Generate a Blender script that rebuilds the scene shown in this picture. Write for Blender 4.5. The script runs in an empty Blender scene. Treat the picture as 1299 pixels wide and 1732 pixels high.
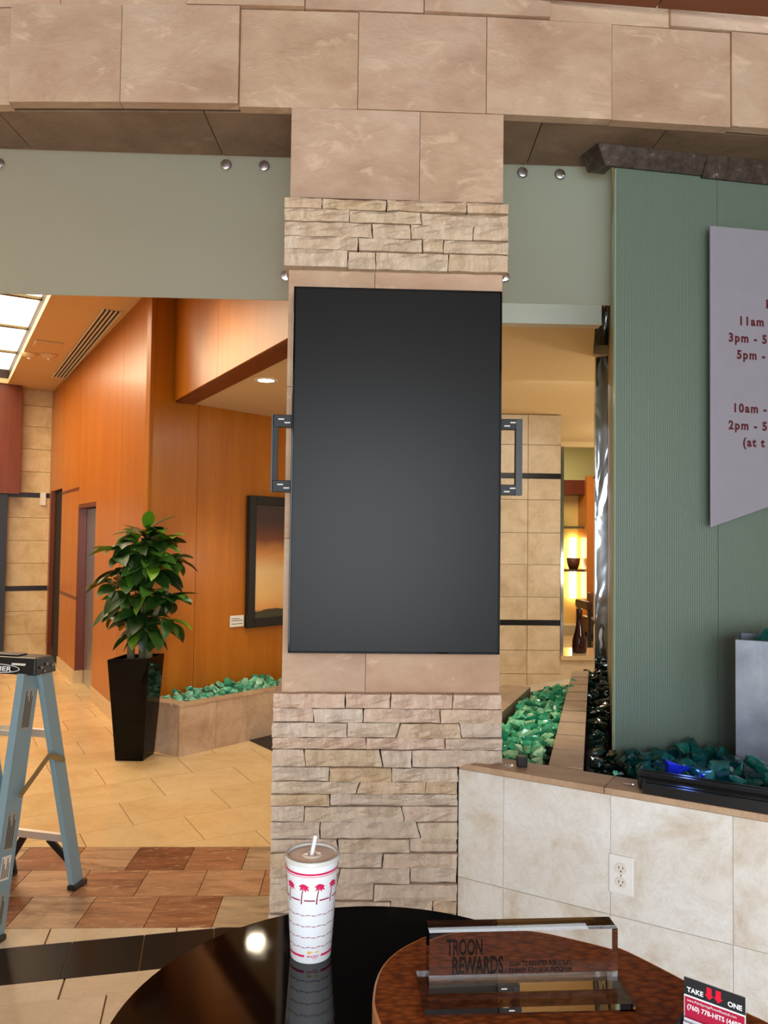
import bpy, bmesh, math, random
from mathutils import Vector, Matrix, noise as mnoise
random.seed(7)
C = bpy.context.scene.collection
PI = math.pi
R_ = math.radians

# ------------------------------------------------------------------ camera, world, exposure
EYE = Vector((0, 0, 1.6))
FOC, IW, IH = 1310.0, 1299, 1732
YAW, PIT, ROL = R_(2.1), R_(2.05), 0.0128
FW = Vector((math.sin(YAW) * math.cos(PIT), math.cos(YAW) * math.cos(PIT), math.sin(PIT)))
_r0 = Vector((math.cos(YAW), -math.sin(YAW), 0)); _u0 = _r0.cross(FW)
RT = _r0 * math.cos(ROL) + _u0 * math.sin(ROL)
UP = RT.cross(FW)
cd = bpy.data.cameras.new('camera'); cam = bpy.data.objects.new('camera', cd); C.objects.link(cam)
cam.matrix_world = Matrix.Translation(EYE) @ Matrix((RT, UP, -FW)).transposed().to_4x4()
cd.sensor_fit = 'VERTICAL'; cd.sensor_height = 36; cd.lens = 36 * FOC / IH
cd.clip_start = 0.05; cd.clip_end = 200
sc = bpy.context.scene
sc.camera = cam
sc.view_settings.view_transform = 'Standard'; sc.view_settings.look = 'None'
sc.view_settings.exposure = 0.0; sc.view_settings.gamma = 1.0
sc.view_settings.use_curve_mapping = False
sc.cycles.max_bounces = 12; sc.cycles.transmission_bounces = 10; sc.cycles.transparent_max_bounces = 10
sc.cycles.caustics_reflective = False; sc.cycles.caustics_refractive = True
sc.cycles.sample_clamp_indirect = 6.0
w = bpy.data.worlds.new('daylight'); sc.world = w; w.use_nodes = True
bg = w.node_tree.nodes['Background']
bg.inputs[0].default_value = (0.82, 0.92, 1.0, 1); bg.inputs[1].default_value = 2.6

def lamp(name, kind, loc, power, color=(1, 1, 1), size=0.3, aim=None, spot=None, blend=0.6, size_y=None):
    l = bpy.data.lights.new(name, kind); l.energy = power; l.color = color
    o = bpy.data.objects.new(name, l); o.location = loc; C.objects.link(o)
    if kind == 'AREA':
        l.size = size
        if size_y: l.shape = 'RECTANGLE'; l.size_y = size_y
    else:
        l.shadow_soft_size = size
    if spot: l.spot_size = R_(spot); l.spot_blend = blend
    if aim is not None:
        o.rotation_euler = (Vector(aim) - Vector(loc)).to_track_quat('-Z', 'Y').to_euler()
    return o
WARM = (1.0, 0.76, 0.48)
WARM2 = (1.0, 0.83, 0.60)
lamp('daylight_window', 'AREA', (0.1, -3.15, 1.6), 178, (0.88, 0.94, 1.0), 2.1, (0.1, 3, 1.5), size_y=2.3)
lamp('luminous_panel_light', 'AREA', (-3.9, 7.2, 3.66), 105, WARM, 1.5, (-3.9, 7.2, 0), size_y=4.6).rotation_euler = (0, 0, R_(28))
lamp('niche_downlight', 'SPOT', (-0.62, 5.25, 2.62), 36, WARM2, 0.05, (-0.62, 5.3, 0), 120, 0.8)
lamp('bulkhead_spot', 'SPOT', (-1.6, 4.5, 3.3), 38, WARM2, 0.06, (-0.95, 5.1, 2.85), 50, 1.0)
lamp('floor_downlight', 'SPOT', (-1.2, 4.5, 3.45), 70, WARM2, 0.1, (-1.1, 4.6, 0), 110, 0.8)
lamp('right_passage_wash', 'AREA', (1.6, 5.4, 2.74), 34, (1, .93, .80), 0.8, (1.6, 6.0, 0), size_y=0.8)
lamp('passage_front_fill', 'AREA', (0.9, 3.6, 3.45), 3.5, (.85, 1, .95), 0.5, (0.9, 3.9, 2.6), size_y=0.15)  # added fill without a fixture, lights the bulkhead face and backs the right glass
lamp('passage_side_fill', 'POINT', (2.5, 5.6, 1.3), 22, (1, .93, .80), 0.15)  # added unseen fill behind the water wall, lifts the tan ceiling
lamp('passage_up_fill', 'POINT', (3.5, 7.9, 2.0), 50, (1, .90, .70), 0.15)  # added unseen uplight that brightens the tan passage ceiling, no fixture there
lamp('trough_fill_spot', 'SPOT', (0.7, 3.5, 2.75), 75, (1.0, 0.97, 0.85), 0.06, (0.68, 3.25, 0.8), 30, 1.0)  # added fill from above to brighten the green rocks, no fixture there
lamp('planter_spot', 'SPOT', (-0.9, 5.9, 2.6), 45, (1.0, 0.95, 0.8), 0.06, (-0.9, 6.2, 0.36), 60, 0.8)
lamp('back_room_wash', 'AREA', (2.9, 11.6, 3.1), 60, WARM2, 1.5, (3.2, 12.0, 0), size_y=1.5)

# ------------------------------------------------------------------ helpers
def ray(x, y): return FW + RT * ((x - IW / 2) / FOC) - UP * ((y - IH / 2) / FOC)
def onY(x, y, Y): d = ray(x, y); return EYE + d * (Y / d.y)
def onZ(x, y, Z): d = ray(x, y); return EYE + d * ((Z - 1.6) / d.z)
def onP(x, y, p, n): d = ray(x, y); n = Vector(n); return EYE + d * ((Vector(p) - EYE).dot(n) / d.dot(n))
GA = Vector((math.cos(R_(28)), math.sin(R_(28)), 0)); GN = Vector((-math.sin(R_(28)), math.cos(R_(28)), 0))
def G(a, n, z=0.0): return GA * a + GN * n + Vector((0, 0, z))

ORIG = {}
def setp(o, label=None, cat=None, group=None, kind=None):
    if label: o['label'] = label
    if cat: o['category'] = cat
    if group: o['group'] = group
    if kind: o['kind'] = kind
    return o
def thing(name, label, cat, loc=(0, 0, 0), group=None, kind=None):
    o = bpy.data.objects.new(name, None); o.empty_display_size = 0.05
    C.objects.link(o); o.location = loc; ORIG[o.name] = Vector(loc)
    return setp(o, label, cat, group, kind)

class MB:
    def __init__(s): s.v = []; s.f = []
    def add(s, vs, fs):
        b = len(s.v); s.v += [Vector(p) for p in vs]; s.f += [tuple(i + b for i in q) for q in fs]; return s
    def box(s, x0, x1, y0, y1, z0, z1, M=None):
        vs = [Vector(p) for p in ((x0,y0,z0),(x1,y0,z0),(x1,y1,z0),(x0,y1,z0),(x0,y0,z1),(x1,y0,z1),(x1,y1,z1),(x0,y1,z1))]
        if M is not None: vs = [M @ p for p in vs]
        return s.add(vs, [(0,3,2,1),(4,5,6,7),(0,1,5,4),(1,2,6,5),(2,3,7,6),(3,0,4,7)])
    def hexa(s, lo, hi):   # two quads of points
        return s.add(list(lo) + list(hi), [(0,3,2,1),(4,5,6,7),(0,1,5,4),(1,2,6,5),(2,3,7,6),(3,0,4,7)])
    def prism(s, poly, z0, z1, M=None):
        n = len(poly)
        vs = [Vector((p[0], p[1], z0)) for p in poly] + [Vector((p[0], p[1], z1)) for p in poly]
        if M is not None: vs = [M @ p for p in vs]
        return s.add(vs, [tuple(range(n - 1, -1, -1)), tuple(range(n, 2 * n))] + [(i, (i + 1) % n, n + (i + 1) % n, n + i) for i in range(n)])
    def bar(s, p, q, w, d, up=(0, 0, 1)):   # oriented box from p to q; w along side, d along up
        p = Vector(p); q = Vector(q); t = (q - p).normalized(); u = Vector(up); side = t.cross(u).normalized(); u = side.cross(t).normalized()
        a = side * w / 2; b = u * d / 2
        return s.hexa([p - a - b, p + a - b, p + a + b, p - a + b], [q - a - b, q + a - b, q + a + b, q - a + b])
    def tube(s, pts, r, k=8):
        pts = [Vector(p) for p in pts]; rr = r if isinstance(r, (list, tuple)) else [r] * len(pts)
        b = len(s.v); prev = None
        for i, p in enumerate(pts):
            t = (pts[min(i + 1, len(pts) - 1)] - pts[max(i - 1, 0)]).normalized()
            if prev is None: prev = t.orthogonal().normalized()
            prev = (prev - t * prev.dot(t)).normalized(); e = t.cross(prev)
            for j in range(k):
                s.v.append(p + (prev * math.cos(2 * PI * j / k) + e * math.sin(2 * PI * j / k)) * rr[i])
        for i in range(len(pts) - 1):
            for j in range(k):
                s.f.append((b + i * k + j, b + i * k + (j + 1) % k, b + (i + 1) * k + (j + 1) % k, b + (i + 1) * k + j))
        s.f.append(tuple(b + j for j in range(k - 1, -1, -1))); s.f.append(tuple(b + (len(pts) - 1) * k + j for j in range(k)))
        return s
    def lathe(s, prof, c, k=32, M=None, caps=True):
        b = len(s.v); c = Vector(c)
        for r, z in prof:
            for j in range(k):
                p = Vector((r * math.cos(2 * PI * j / k), r * math.sin(2 * PI * j / k), z))
                s.v.append(c + (M @ p if M is not None else p))
        for i in range(len(prof) - 1):
            for j in range(k):
                s.f.append((b + i * k + j, b + i * k + (j + 1) % k, b + (i + 1) * k + (j + 1) % k, b + (i + 1) * k + j))
        if caps:
            if prof[0][0] > 1e-6: s.f.append(tuple(b + j for j in range(k - 1, -1, -1)))
            if prof[-1][0] > 1e-6: s.f.append(tuple(b + (len(prof) - 1) * k + j for j in range(k)))
        return s
    def build(s, name, mat, parent=None, smooth=False, bevel=0, local=False, seg=2):
        off = Vector((0, 0, 0))
        if parent is not None: off = ORIG.get(parent.name, off)
        me = bpy.data.meshes.new(name)
        me.from_pydata([tuple(p - off) if not local else tuple(p) for p in s.v], [], s.f)
        bm = bmesh.new(); bm.from_mesh(me); bmesh.ops.recalc_face_normals(bm, faces=bm.faces); bm.to_mesh(me); bm.free()
        me.materials.append(mat)
        if smooth:
            for p in me.polygons: p.use_smooth = True
        o = bpy.data.objects.new(name, me); C.objects.link(o)
        if parent is not None: o.parent = parent
        ORIG[o.name] = off
        if bevel:
            m = o.modifiers.new('bevel', 'BEVEL'); m.width = bevel; m.segments = seg; m.limit_method = 'ANGLE'; m.angle_limit = R_(40)
        if smooth == 'angle':
            try: me.set_sharp_from_angle(angle=R_(35))
            except Exception: pass
        return o

def clip(poly, planes):
    for (nx, ny, d) in planes:      # keep nx*x+ny*y<=d
        out = []
        for i in range(len(poly)):
            p, q = poly[i], poly[(i + 1) % len(poly)]
            dp, dq = nx * p[0] + ny * p[1] - d, nx * q[0] + ny * q[1] - d
            if dp <= 0: out.append(p)
            if dp * dq < 0:
                t = dp / (dp - dq); out.append((p[0] + t * (q[0] - p[0]), p[1] + t * (q[1] - p[1])))
        poly = out
        if len(poly) < 3: return []
    return poly

_tc = {}
def text_geo(s, size=1.0, spacing=1.0, align='LEFT', bold=0.0, res=3):
    cu = bpy.data.curves.new('txt', 'FONT'); cu.body = s; cu.size = size; cu.space_character = spacing
    cu.align_x = align; cu.offset = bold; cu.resolution_u = res
    o = bpy.data.objects.new('txt', cu); C.objects.link(o)
    dg = bpy.context.evaluated_depsgraph_get(); ev = o.evaluated_get(dg); me = ev.to_mesh()
    vs = [v.co.copy() for v in me.vertices]; fs = [tuple(p.vertices) for p in me.polygons]
    ev.to_mesh_clear(); bpy.data.objects.remove(o); bpy.data.curves.remove(cu)
    return vs, fs
def text(s, size, M, name, mat, parent, sx=1.0, spacing=1.0, align='LEFT', bold=0.0, fn=None):
    vs, fs = text_geo(s, size, spacing, align, bold)
    mb = MB(); mb.add([fn(v) if fn else M @ Vector((v.x * sx, v.y, 0)) for v in vs], fs)
    off = ORIG.get(parent.name, Vector((0, 0, 0)))
    me = bpy.data.meshes.new(name); me.from_pydata([tuple(p - off) for p in mb.v], [], mb.f); me.materials.append(mat)
    o = bpy.data.objects.new(name, me); C.objects.link(o); o.parent = parent; ORIG[o.name] = off; o['kind'] = 'stuff'
    return o
def frame(o, x, y):   # matrix whose local x,y,z are x, y, x cross y
    x = Vector(x).normalized(); y = Vector(y); y = (y - x * y.dot(x)).normalized(); z = x.cross(y)
    return Matrix.Translation(Vector(o)) @ Matrix((x, y, z)).transposed().to_4x4()

# ------------------------------------------------------------------ materials
def S(r, g, b):
    f = lambda c: c / 12.92 if c <= 0.04045 else ((c + 0.055) / 1.055) ** 2.4
    return (f(r / 255), f(g / 255), f(b / 255), 1)
class NT:
    def __init__(s, name):
        s.m = bpy.data.materials.new(name); s.m.use_nodes = True; s.t = s.m.node_tree; s.n = s.t.nodes; s.p = s.n['Principled BSDF']
    def new(s, k, **kw):
        n = s.n.new(k)
        for a, b in kw.items():
            if a in n.inputs: n.inputs[a].default_value = b
            else: setattr(n, a, b)
        return n
    def link(s, a, b): s.t.links.new(a, b)
    def coords(s, scale=(1, 1, 1), rnd=0.0, rot=(0, 0, 0)):
        tc = s.new('ShaderNodeTexCoord'); src = tc.outputs['Object']
        if rnd:
            oi = s.new('ShaderNodeObjectInfo'); vm = s.new('ShaderNodeVectorMath', operation='MULTIPLY_ADD')
            cx = s.new('ShaderNodeCombineXYZ')
            for i, k in enumerate((rnd, rnd * 1.7, rnd * 2.3)):
                mm = s.new('ShaderNodeMath', operation='MULTIPLY'); mm.inputs[1].default_value = k
                s.link(oi.outputs['Random'], mm.inputs[0]); s.link(mm.outputs[0], cx.inputs[i])
            vm = s.new('ShaderNodeVectorMath', operation='ADD'); s.link(src, vm.inputs[0]); s.link(cx.outputs[0], vm.inputs[1]); src = vm.outputs[0]
        mp = s.new('ShaderNodeMapping'); mp.inputs['Scale'].default_value = scale; mp.inputs['Rotation'].default_value = rot
        s.link(src, mp.inputs[0]); return mp.outputs[0]
    def noise(s, co, scale, detail=6, rough=0.6, dist=0.0):
        n = s.new('ShaderNodeTexNoise'); n.inputs['Scale'].default_value = scale; n.inputs['Detail'].default_value = detail
        n.inputs['Roughness'].default_value = rough; n.inputs['Distortion'].default_value = dist; s.link(co, n.inputs['Vector']); return n.outputs['Fac']
    def ramp(s, fac, stops):
        r = s.new('ShaderNodeValToRGB'); e = r.color_ramp.elements
        while len(e) < len(stops): e.new(0.5)
        for i, (p, c) in enumerate(stops): e[i].position = p; e[i].color = c
        s.link(fac, r.inputs[0]); return r.outputs['Color']
    def mix(s, fac, a, b, mode='MIX'):
        m = s.new('ShaderNodeMix', data_type='RGBA', blend_type=mode)
        for sock, v in ((m.inputs[0], fac), (m.inputs[6], a), (m.inputs[7], b)):
            if hasattr(v, 'is_output'): s.link(v, sock)
            else: sock.default_value = v
        return m.outputs[2]
    def bump(s, h, strength, dist=0.01, prev=None):
        b = s.new('ShaderNodeBump'); b.inputs['Strength'].default_value = strength; b.inputs['Distance'].default_value = dist
        s.link(h, b.inputs['Height'])
        if prev is not None: s.link(prev, b.inputs['Normal'])
        s.link(b.outputs[0], s.p.inputs['Normal']); return b.outputs[0]
    def set(s, **kw):
        for k, v in kw.items():
            i = s.p.inputs[k.replace('_', ' ')]
            if hasattr(v, 'is_output'): s.link(v, i)
            else: i.default_value = v
        return s
    def rand(s):
        return s.new('ShaderNodeObjectInfo').outputs['Random']

def plain(name, col, rough=0.5, metal=0.0, spec=0.5, emit=None, es=0.0, noise=0.06):
    t = NT(name)
    if noise:
        n = t.noise(t.coords(), 14, 4)
        c = t.mix(n, tuple(x * (1 - noise) for x in col[:3]) + (1,), tuple(min(1, x * (1 + noise)) for x in col[:3]) + (1,))
        t.set(Base_Color=c)
    else: t.set(Base_Color=col)
    t.set(Roughness=rough, Metallic=metal, Specular_IOR_Level=spec)
    if emit: t.set(Emission_Color=emit, Emission_Strength=es)
    return t.m

def slate(name, c1, c2, c3, bump=0.5, rough=0.75, aniso=(1, 1, 1), sc=3.0, pink=None, patch=0.22):
    t = NT(name); co = t.coords(aniso, 7.0, (0.3, 0.5, 0.4))
    n1 = t.noise(co, sc, 8, 0.62, 0.35); n2 = t.noise(co, sc * 2.2, 9, 0.66, 0.5)
    col = t.ramp(n1, [(0.3, c1), (0.5, c2), (0.7, c3)])
    v = t.ramp(n2, [(0.57, (0, 0, 0, 1)), (0.66, (1, 1, 1, 1))])
    mm = t.new('ShaderNodeMath', operation='MULTIPLY'); mm.inputs[1].default_value = patch
    t.link(v, mm.inputs[0])
    col = t.mix(mm.outputs[0], col, tuple(min(1, x * 1.5) for x in c3[:3]) + (1,))
    tint = t.ramp(t.rand(), [(0.0, pink or (1, 0.93, 0.88, 1)), (0.5, (1, 1, 1, 1)), (1.0, (1.0, 0.99, 0.92, 1))])
    col = t.mix(0.9, col, tint, 'MULTIPLY')
    n3 = t.noise(co, sc * 9, 4, 0.6)
    b = t.bump(n2, min(1, bump), 0.012); t.bump(n3, min(1, bump) * (0.6 if bump > .95 else 0.5), 0.005, b)
    t.set(Base_Color=col, Roughness=rough, Specular_IOR_Level=0.35); return t.m

def travertine(name, c1, c2, c3, rough=0.35, sc=4.0, spec=0.45):
    t = NT(name); co = t.coords((1, 1, 1), 9.0)
    n1 = t.noise(co, sc, 9, 0.68, 0.5); n2 = t.noise(co, sc * 3.0, 9, 0.72, 0.7)
    col = t.ramp(n1, [(0.32, c1), (0.5, c2), (0.68, c3)])
    v = t.ramp(n2, [(0.47, (0, 0, 0, 1)), (0.5, (1, 1, 1, 1)), (0.53, (0, 0, 0, 1))])
    mm = t.new('ShaderNodeMath', operation='MULTIPLY'); mm.inputs[1].default_value = 0.22; t.link(v, mm.inputs[0])
    col = t.mix(mm.outputs[0], col, tuple(x * 0.72 for x in c1[:3]) + (1,))
    t.bump(n2, 0.06, 0.003)
    t.set(Base_Color=col, Roughness=rough, Specular_IOR_Level=spec); return t.m

def wood(name, c1, c2, c3, rough=0.34, stretch=(9, 9, 0.7), coat=0.05):
    t = NT(name); co = t.coords(stretch, 6.0)
    n1 = t.noise(co, 1.5, 7, 0.6, 0.4); n2 = t.noise(co, 9, 5, 0.7, 0.2)
    col = t.ramp(n1, [(0.25, c1), (0.5, c2), (0.75, c3)])
    fine = t.ramp(n2, [(0.3, (0.86, 0.82, 0.8, 1)), (0.7, (1, 1, 1, 1))])
    col = t.mix(0.8, col, fine, 'MULTIPLY')
    tint = t.ramp(t.rand(), [(0, (0.90, 0.88, 0.86, 1)), (1, (1, 1, 1, 1))]); col = t.mix(1.0, col, tint, 'MULTIPLY')
    t.bump(n2, 0.03, 0.002)
    t.set(Base_Color=col, Roughness=rough, Coat_Weight=coat, Coat_Roughness=0.15, Specular_IOR_Level=0.4); return t.m

def frosted(name, col, trans, front=0.5, rough=0.4, rib=False, spec=0.5):
    t = NT(name); t.set(Base_Color=col, Roughness=rough, Specular_IOR_Level=spec)
    n = t.noise(t.coords((1, 1, 0.3)), 5, 3); t.set(Base_Color=t.mix(n, tuple(x * 0.95 for x in col[:3]) + (1,), tuple(x * 1.05 for x in col[:3]) + (1,)))
    tr = t.new('ShaderNodeBsdfTranslucent'); tr.inputs[0].default_value = trans
    mx = t.new('ShaderNodeMixShader'); mx.inputs[0].default_value = 1 - front
    t.link(t.p.outputs[0], mx.inputs[1]); t.link(tr.outputs[0], mx.inputs[2])
    t.link(mx.outputs[0], t.n['Material Output'].inputs[0])
    if rib:
        wv = t.new('ShaderNodeTexWave', wave_type='BANDS', bands_direction='X'); wv.inputs['Scale'].default_value = 42; wv.inputs['Distortion'].default_value = 0.0
        t.link(t.coords((1, 0.14, 0)), wv.inputs['Vector'])
        t.bump(wv.outputs['Fac'], 0.26, 0.003)
    return t.m

M = {}
M['slate'] = slate('sandstone_tile', S(174, 141, 115), S(192, 160, 134), S(204, 178, 152), 0.9, 0.72, (1, 1, 1.7), 2.8, (1, 0.93, 0.89, 1), 0.34)
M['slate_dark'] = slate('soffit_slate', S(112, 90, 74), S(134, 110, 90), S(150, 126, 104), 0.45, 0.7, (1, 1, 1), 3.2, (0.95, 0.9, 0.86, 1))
M['ledge'] = slate('ledge_stone', S(206, 180, 150), S(224, 200, 172), S(236, 215, 190), 1.0, 0.85, (2.4, 2.4, 0.7), 12.0, (1, 0.96, 0.92, 1), 0.15)
M['ledge_grey'] = slate('grey_ledge_stone', S(212, 192, 171), S(228, 209, 190), S(237, 221, 203), 1.0, 0.85, (2.4, 2.4, 0.7), 12.0, (1, 0.96, 0.92, 1), 0.15)
M['ledge_pink'] = slate('pink_ledge_stone', S(214, 182, 160), S(230, 202, 180), S(240, 218, 198), 1.0, 0.85, (2.4, 2.4, 0.7), 12.0, (1, 0.96, 0.92, 1), 0.15)
M['ledge_gold'] = slate('golden_ledge_stone', S(206, 176, 144), S(222, 194, 162), S(232, 208, 180), 1.0, 0.85, (2.4, 2.4, 0.7), 12.0, (1, 0.96, 0.92, 1), 0.15)
M['mortar'] = plain('dark_joint', S(70, 58, 48), 0.9)
M['wall_trav'] = travertine('white_travertine', S(206, 192, 172), S(226, 223, 215), S(236, 237, 235), 0.3, 5.5)
M['cap_trav'] = travertine('tan_travertine', S(160, 128, 98), S(182, 152, 122), S(196, 168, 138), 0.5, 3.2, 0.25)
M['c_trav'] = travertine('beige_travertine', S(188, 166, 132), S(208, 188, 156), S(220, 202, 174), 0.35, 5.5)
M['end_trav'] = travertine('golden_travertine', S(190, 160, 110), S(210, 184, 136), S(222, 200, 156), 0.4, 5.0)
M['planter_trav'] = travertine('planter_travertine', S(168, 134, 106), S(190, 160, 132), S(206, 180, 154), 0.35, 4.0)
M['floor_beige'] = travertine('beige_floor_tile', S(212, 176, 124), S(222, 190, 140), S(228, 198, 152), 0.22, 2.4)
M['floor_front'] = travertine('cream_floor_tile', S(206, 184, 152), S(218, 198, 168), S(228, 210, 184), 0.25, 2.4)
M['floor_black'] = plain('black_floor_tile', S(26, 20, 17), 0.3, spec=0.2, noise=0.25)
M['grout'] = plain('brown_grout', S(128, 92, 58), 0.9)
def redslate():
    t = NT('red_slate_floor'); co = t.coords((1.0, 5.5, 1), 8.0, (0, 0, 0.12))
    n1 = t.noise(co, 2.2, 8, 0.65, 1.4); n2 = t.noise(co, 7, 6, 0.6, 2.0)
    base = t.ramp(t.rand(), [(0.0, S(120, 72, 46)), (0.3, S(140, 90, 60)), (0.55, S(168, 122, 88)), (0.8, S(182, 144, 110)), (1.0, S(176, 156, 128))])
    v = t.ramp(n1, [(0.32, (0.55, 0.48, 0.44, 1)), (0.5, (1, 1, 1, 1)), (0.7, (1.35, 1.32, 1.25, 1))])
    col = t.mix(0.95, base, v, 'MULTIPLY')
    w2 = t.ramp(n2, [(0.56, (0, 0, 0, 1)), (0.66, (1, 1, 1, 1))]); mm = t.new('ShaderNodeMath', operation='MULTIPLY'); mm.inputs[1].default_value = 0.6
    t.link(w2, mm.inputs[0]); col = t.mix(mm.outputs[0], col, S(214, 176, 140))
    t.bump(n2, 0.18, 0.004); t.set(Base_Color=col, Roughness=0.32); return t.m
M['floor_red'] = redslate()
M['wood'] = wood('honey_wood_panel', S(172, 96, 14), S(184, 107, 19), S(193, 117, 27), stretch=(5, 5, 0.4))
M['wood_dark'] = wood('red_wood_panel', S(96, 38, 8), S(108, 46, 12), S(120, 54, 16))
M['wood_ceiling'] = wood('brown_wood_ceiling', S(116, 64, 36), S(128, 72, 42), S(138, 82, 50), 0.4, (0.7, 9, 9), 0.05)
M['baseboard'] = travertine('baseboard_stone', S(204, 172, 128), S(216, 188, 146), S(222, 198, 158), 0.35, 4.0)
M['paint_tan'] = plain('tan_paint', S(226, 202, 152), 0.6)
M['paint_cream'] = plain('cream_ceiling_paint', S(214, 186, 140), 0.7)
M['paint_niche'] = plain('niche_ceiling_paint', S(214, 188, 150), 0.7)
M['paint_white'] = plain('off_white_paint', S(226, 226, 216), 0.7)
M['paint_wall'] = plain('beige_wall_paint', S(200, 186, 166), 0.8)
M['glass_frost'] = frosted('frosted_glass', S(152, 164, 156), S(240, 240, 226), 0.42, 0.35)
M['glass_water'] = frosted('reeded_green_glass', S(114, 130, 114), S(120, 160, 138), 0.8, 0.3, True)
M['glass_back'] = frosted('lit_frosted_panel', S(216, 214, 150), S(230, 225, 170), 0.6, 0.4)
M['steel'] = plain('brushed_steel', (0.62, 0.62, 0.63, 1), 0.28, 1.0, noise=0.1)
M['chrome'] = plain('polished_metal', (0.75, 0.75, 0.76, 1), 0.12, 1.0, noise=0)
def wavysteel():
    t = NT('wavy_polished_steel'); n = t.noise(t.coords((1, 1, 0.35)), 7, 2, 0.5, 0.6); t.bump(n, 0.35, 0.03)
    t.set(Base_Color=(0.72, 0.73, 0.74, 1), Metallic=1.0, Roughness=0.07); return t.m
M['wavy'] = wavysteel()
def brushed():
    t = NT('brushed_stainless_box'); n = t.noise(t.coords((30, 30, 2.2)), 2, 5, 0.6, 0.5); n2 = t.noise(t.coords((1, 1, 1)), 6, 4)
    c = t.ramp(n2, [(0.3, (0.12, 0.13, 0.15, 1)), (0.7, (0.21, 0.22, 0.235, 1))])
    t.bump(n, 0.12, 0.002); t.set(Base_Color=c, Metallic=1.0, Roughness=0.42); return t.m
M['steelbox'] = brushed()
def trimmetal():
    t = NT('worn_dark_trim'); n = t.noise(t.coords(), 26, 6, 0.7); c = t.ramp(n, [(0.35, S(70, 62, 56)), (0.62, S(104, 94, 86)), (0.72, S(190, 180, 168))])
    t.bump(n, 0.3, 0.004); t.set(Base_Color=c, Metallic=0.8, Roughness=0.35); return t.m
M['trimmetal'] = trimmetal()
M['bronze'] = plain('bronze_frame', S(120, 108, 80), 0.3, 0.8)
M['black'] = plain('black_plastic', S(20, 20, 21), 0.35, noise=0.05)
M['black_gloss'] = plain('gloss_black', (0.002, 0.002, 0.002, 1), 0.06, spec=0.16, noise=0)
M['black_metal'] = plain('black_metal', S(24, 23, 23), 0.4, 0.0, spec=0.3)
M['screen'] = plain('matt_black_screen', (0.009, 0.0085, 0.0075, 1), 0.32, spec=0.14, noise=0)
M['stone_black'] = plain('black_marble_strip', S(26, 24, 24), 0.25, noise=0.2)
M['white'] = plain('white_plastic', S(236, 236, 234), 0.4)
M['offwhite'] = plain('white_card', S(226, 220, 208), 0.6)
M['dark'] = plain('dark_gap', S(14, 12, 11), 0.8)
M['lamp_panel'] = plain('luminous_panel', (1, 1, 1, 1), 0.5, emit=(1.0, 0.88, 0.66, 1), es=3.2, noise=0)
M['lamp_disc'] = plain('lamp_lens', (1, 1, 1, 1), 0.5, emit=(1.0, 0.86, 0.62, 1), es=30, noise=0)
M['niche_tube'] = plain('niche_light_tube', (1, 1, 1, 1), 0.5, emit=(1.0, 0.85, 0.45, 1), es=14, noise=0)
M['cream_panel'] = plain('cream_niche_panel', S(236, 206, 120), 0.6)
M['leather'] = plain('tan_leather', S(120, 74, 30), 0.45)
M['bottle'] = plain('brown_glass_bottle', S(48, 16, 12), 0.08, noise=0)
M['bowl'] = plain('brown_wood_bowl', S(92, 52, 26), 0.5)
M['vase'] = plain('blue_grey_vase', S(150, 168, 170), 0.3)
M['soil'] = plain('dark_soil', S(34, 24, 18), 0.9, noise=0.4)

def rockmat(name, stops, rough=0.08, trans=0.35):
    t = NT(name); col = t.ramp(t.rand(), stops)
    n = t.noise(t.coords((1, 1, 1), 5.0), 1.1, 3, 0.6, 0.8); col = t.mix(1.0, col, t.ramp(n, [(0.34, (0.5, 0.62, 0.62, 1)), (0.52, (1, 1, 1, 1)), (0.68, (1.7, 1.4, 1.5, 1))]), 'MULTIPLY')
    t.set(Base_Color=col, Roughness=rough, Transmission_Weight=trans, IOR=1.5); return t.m
M['rock_green'] = rockmat('green_glass_rock', [(0, S(30, 140, 100)), (0.4, S(64, 186, 132)), (0.75, S(120, 216, 160)), (1, S(190, 232, 176))], 0.06, 0.2)
M['rock_mint'] = rockmat('mint_glass_rock', [(0, S(50, 150, 116)), (0.5, S(104, 200, 158)), (1, S(168, 228, 192))], 0.06, 0.2)
M['rock_dark'] = rockmat('dark_green_glass_rock', [(0, S(8, 26, 22)), (0.6, S(16, 52, 44)), (1, S(40, 90, 78))])
M['rock_teal'] = rockmat('teal_glass_rock', [(0, S(10, 62, 70)), (0.5, S(16, 96, 92)), (1, S(40, 140, 118))])
M['rock_blue'] = rockmat('blue_lit_glass_rock', [(0, S(30, 50, 190)), (1, S(50, 70, 220))])  # blue glow of the lit rock is put into its base colour

def acrylic():
    t = NT('clear_acrylic'); t.set(Base_Color=(0.97, 0.96, 0.95, 1), Transmission_Weight=1.0, IOR=1.49, Roughness=0.0); return t.m
M['acrylic'] = acrylic()
def toptex():
    t = NT('embossed_brown_top'); co = t.coords((1.0, 2.0, 1)); v = t.new('ShaderNodeTexVoronoi'); v.inputs['Scale'].default_value = 55
    t.link(co, v.inputs['Vector']); n = t.noise(co, 45, 4)
    c = t.ramp(v.outputs['Distance'], [(0.0, S(158, 86, 36)), (0.45, S(132, 68, 26)), (0.8, S(98, 46, 16))]); t.bump(v.outputs['Distance'], 0.35, 0.004)
    t.set(Base_Color=c, Roughness=0.5, Specular_IOR_Level=0.12); return t.m
M['embossed'] = toptex()
M['wood_rim'] = wood('light_wood_rim', S(178, 112, 60), S(198, 132, 76), S(210, 146, 90), 0.35, (2, 2, 14))

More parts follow.
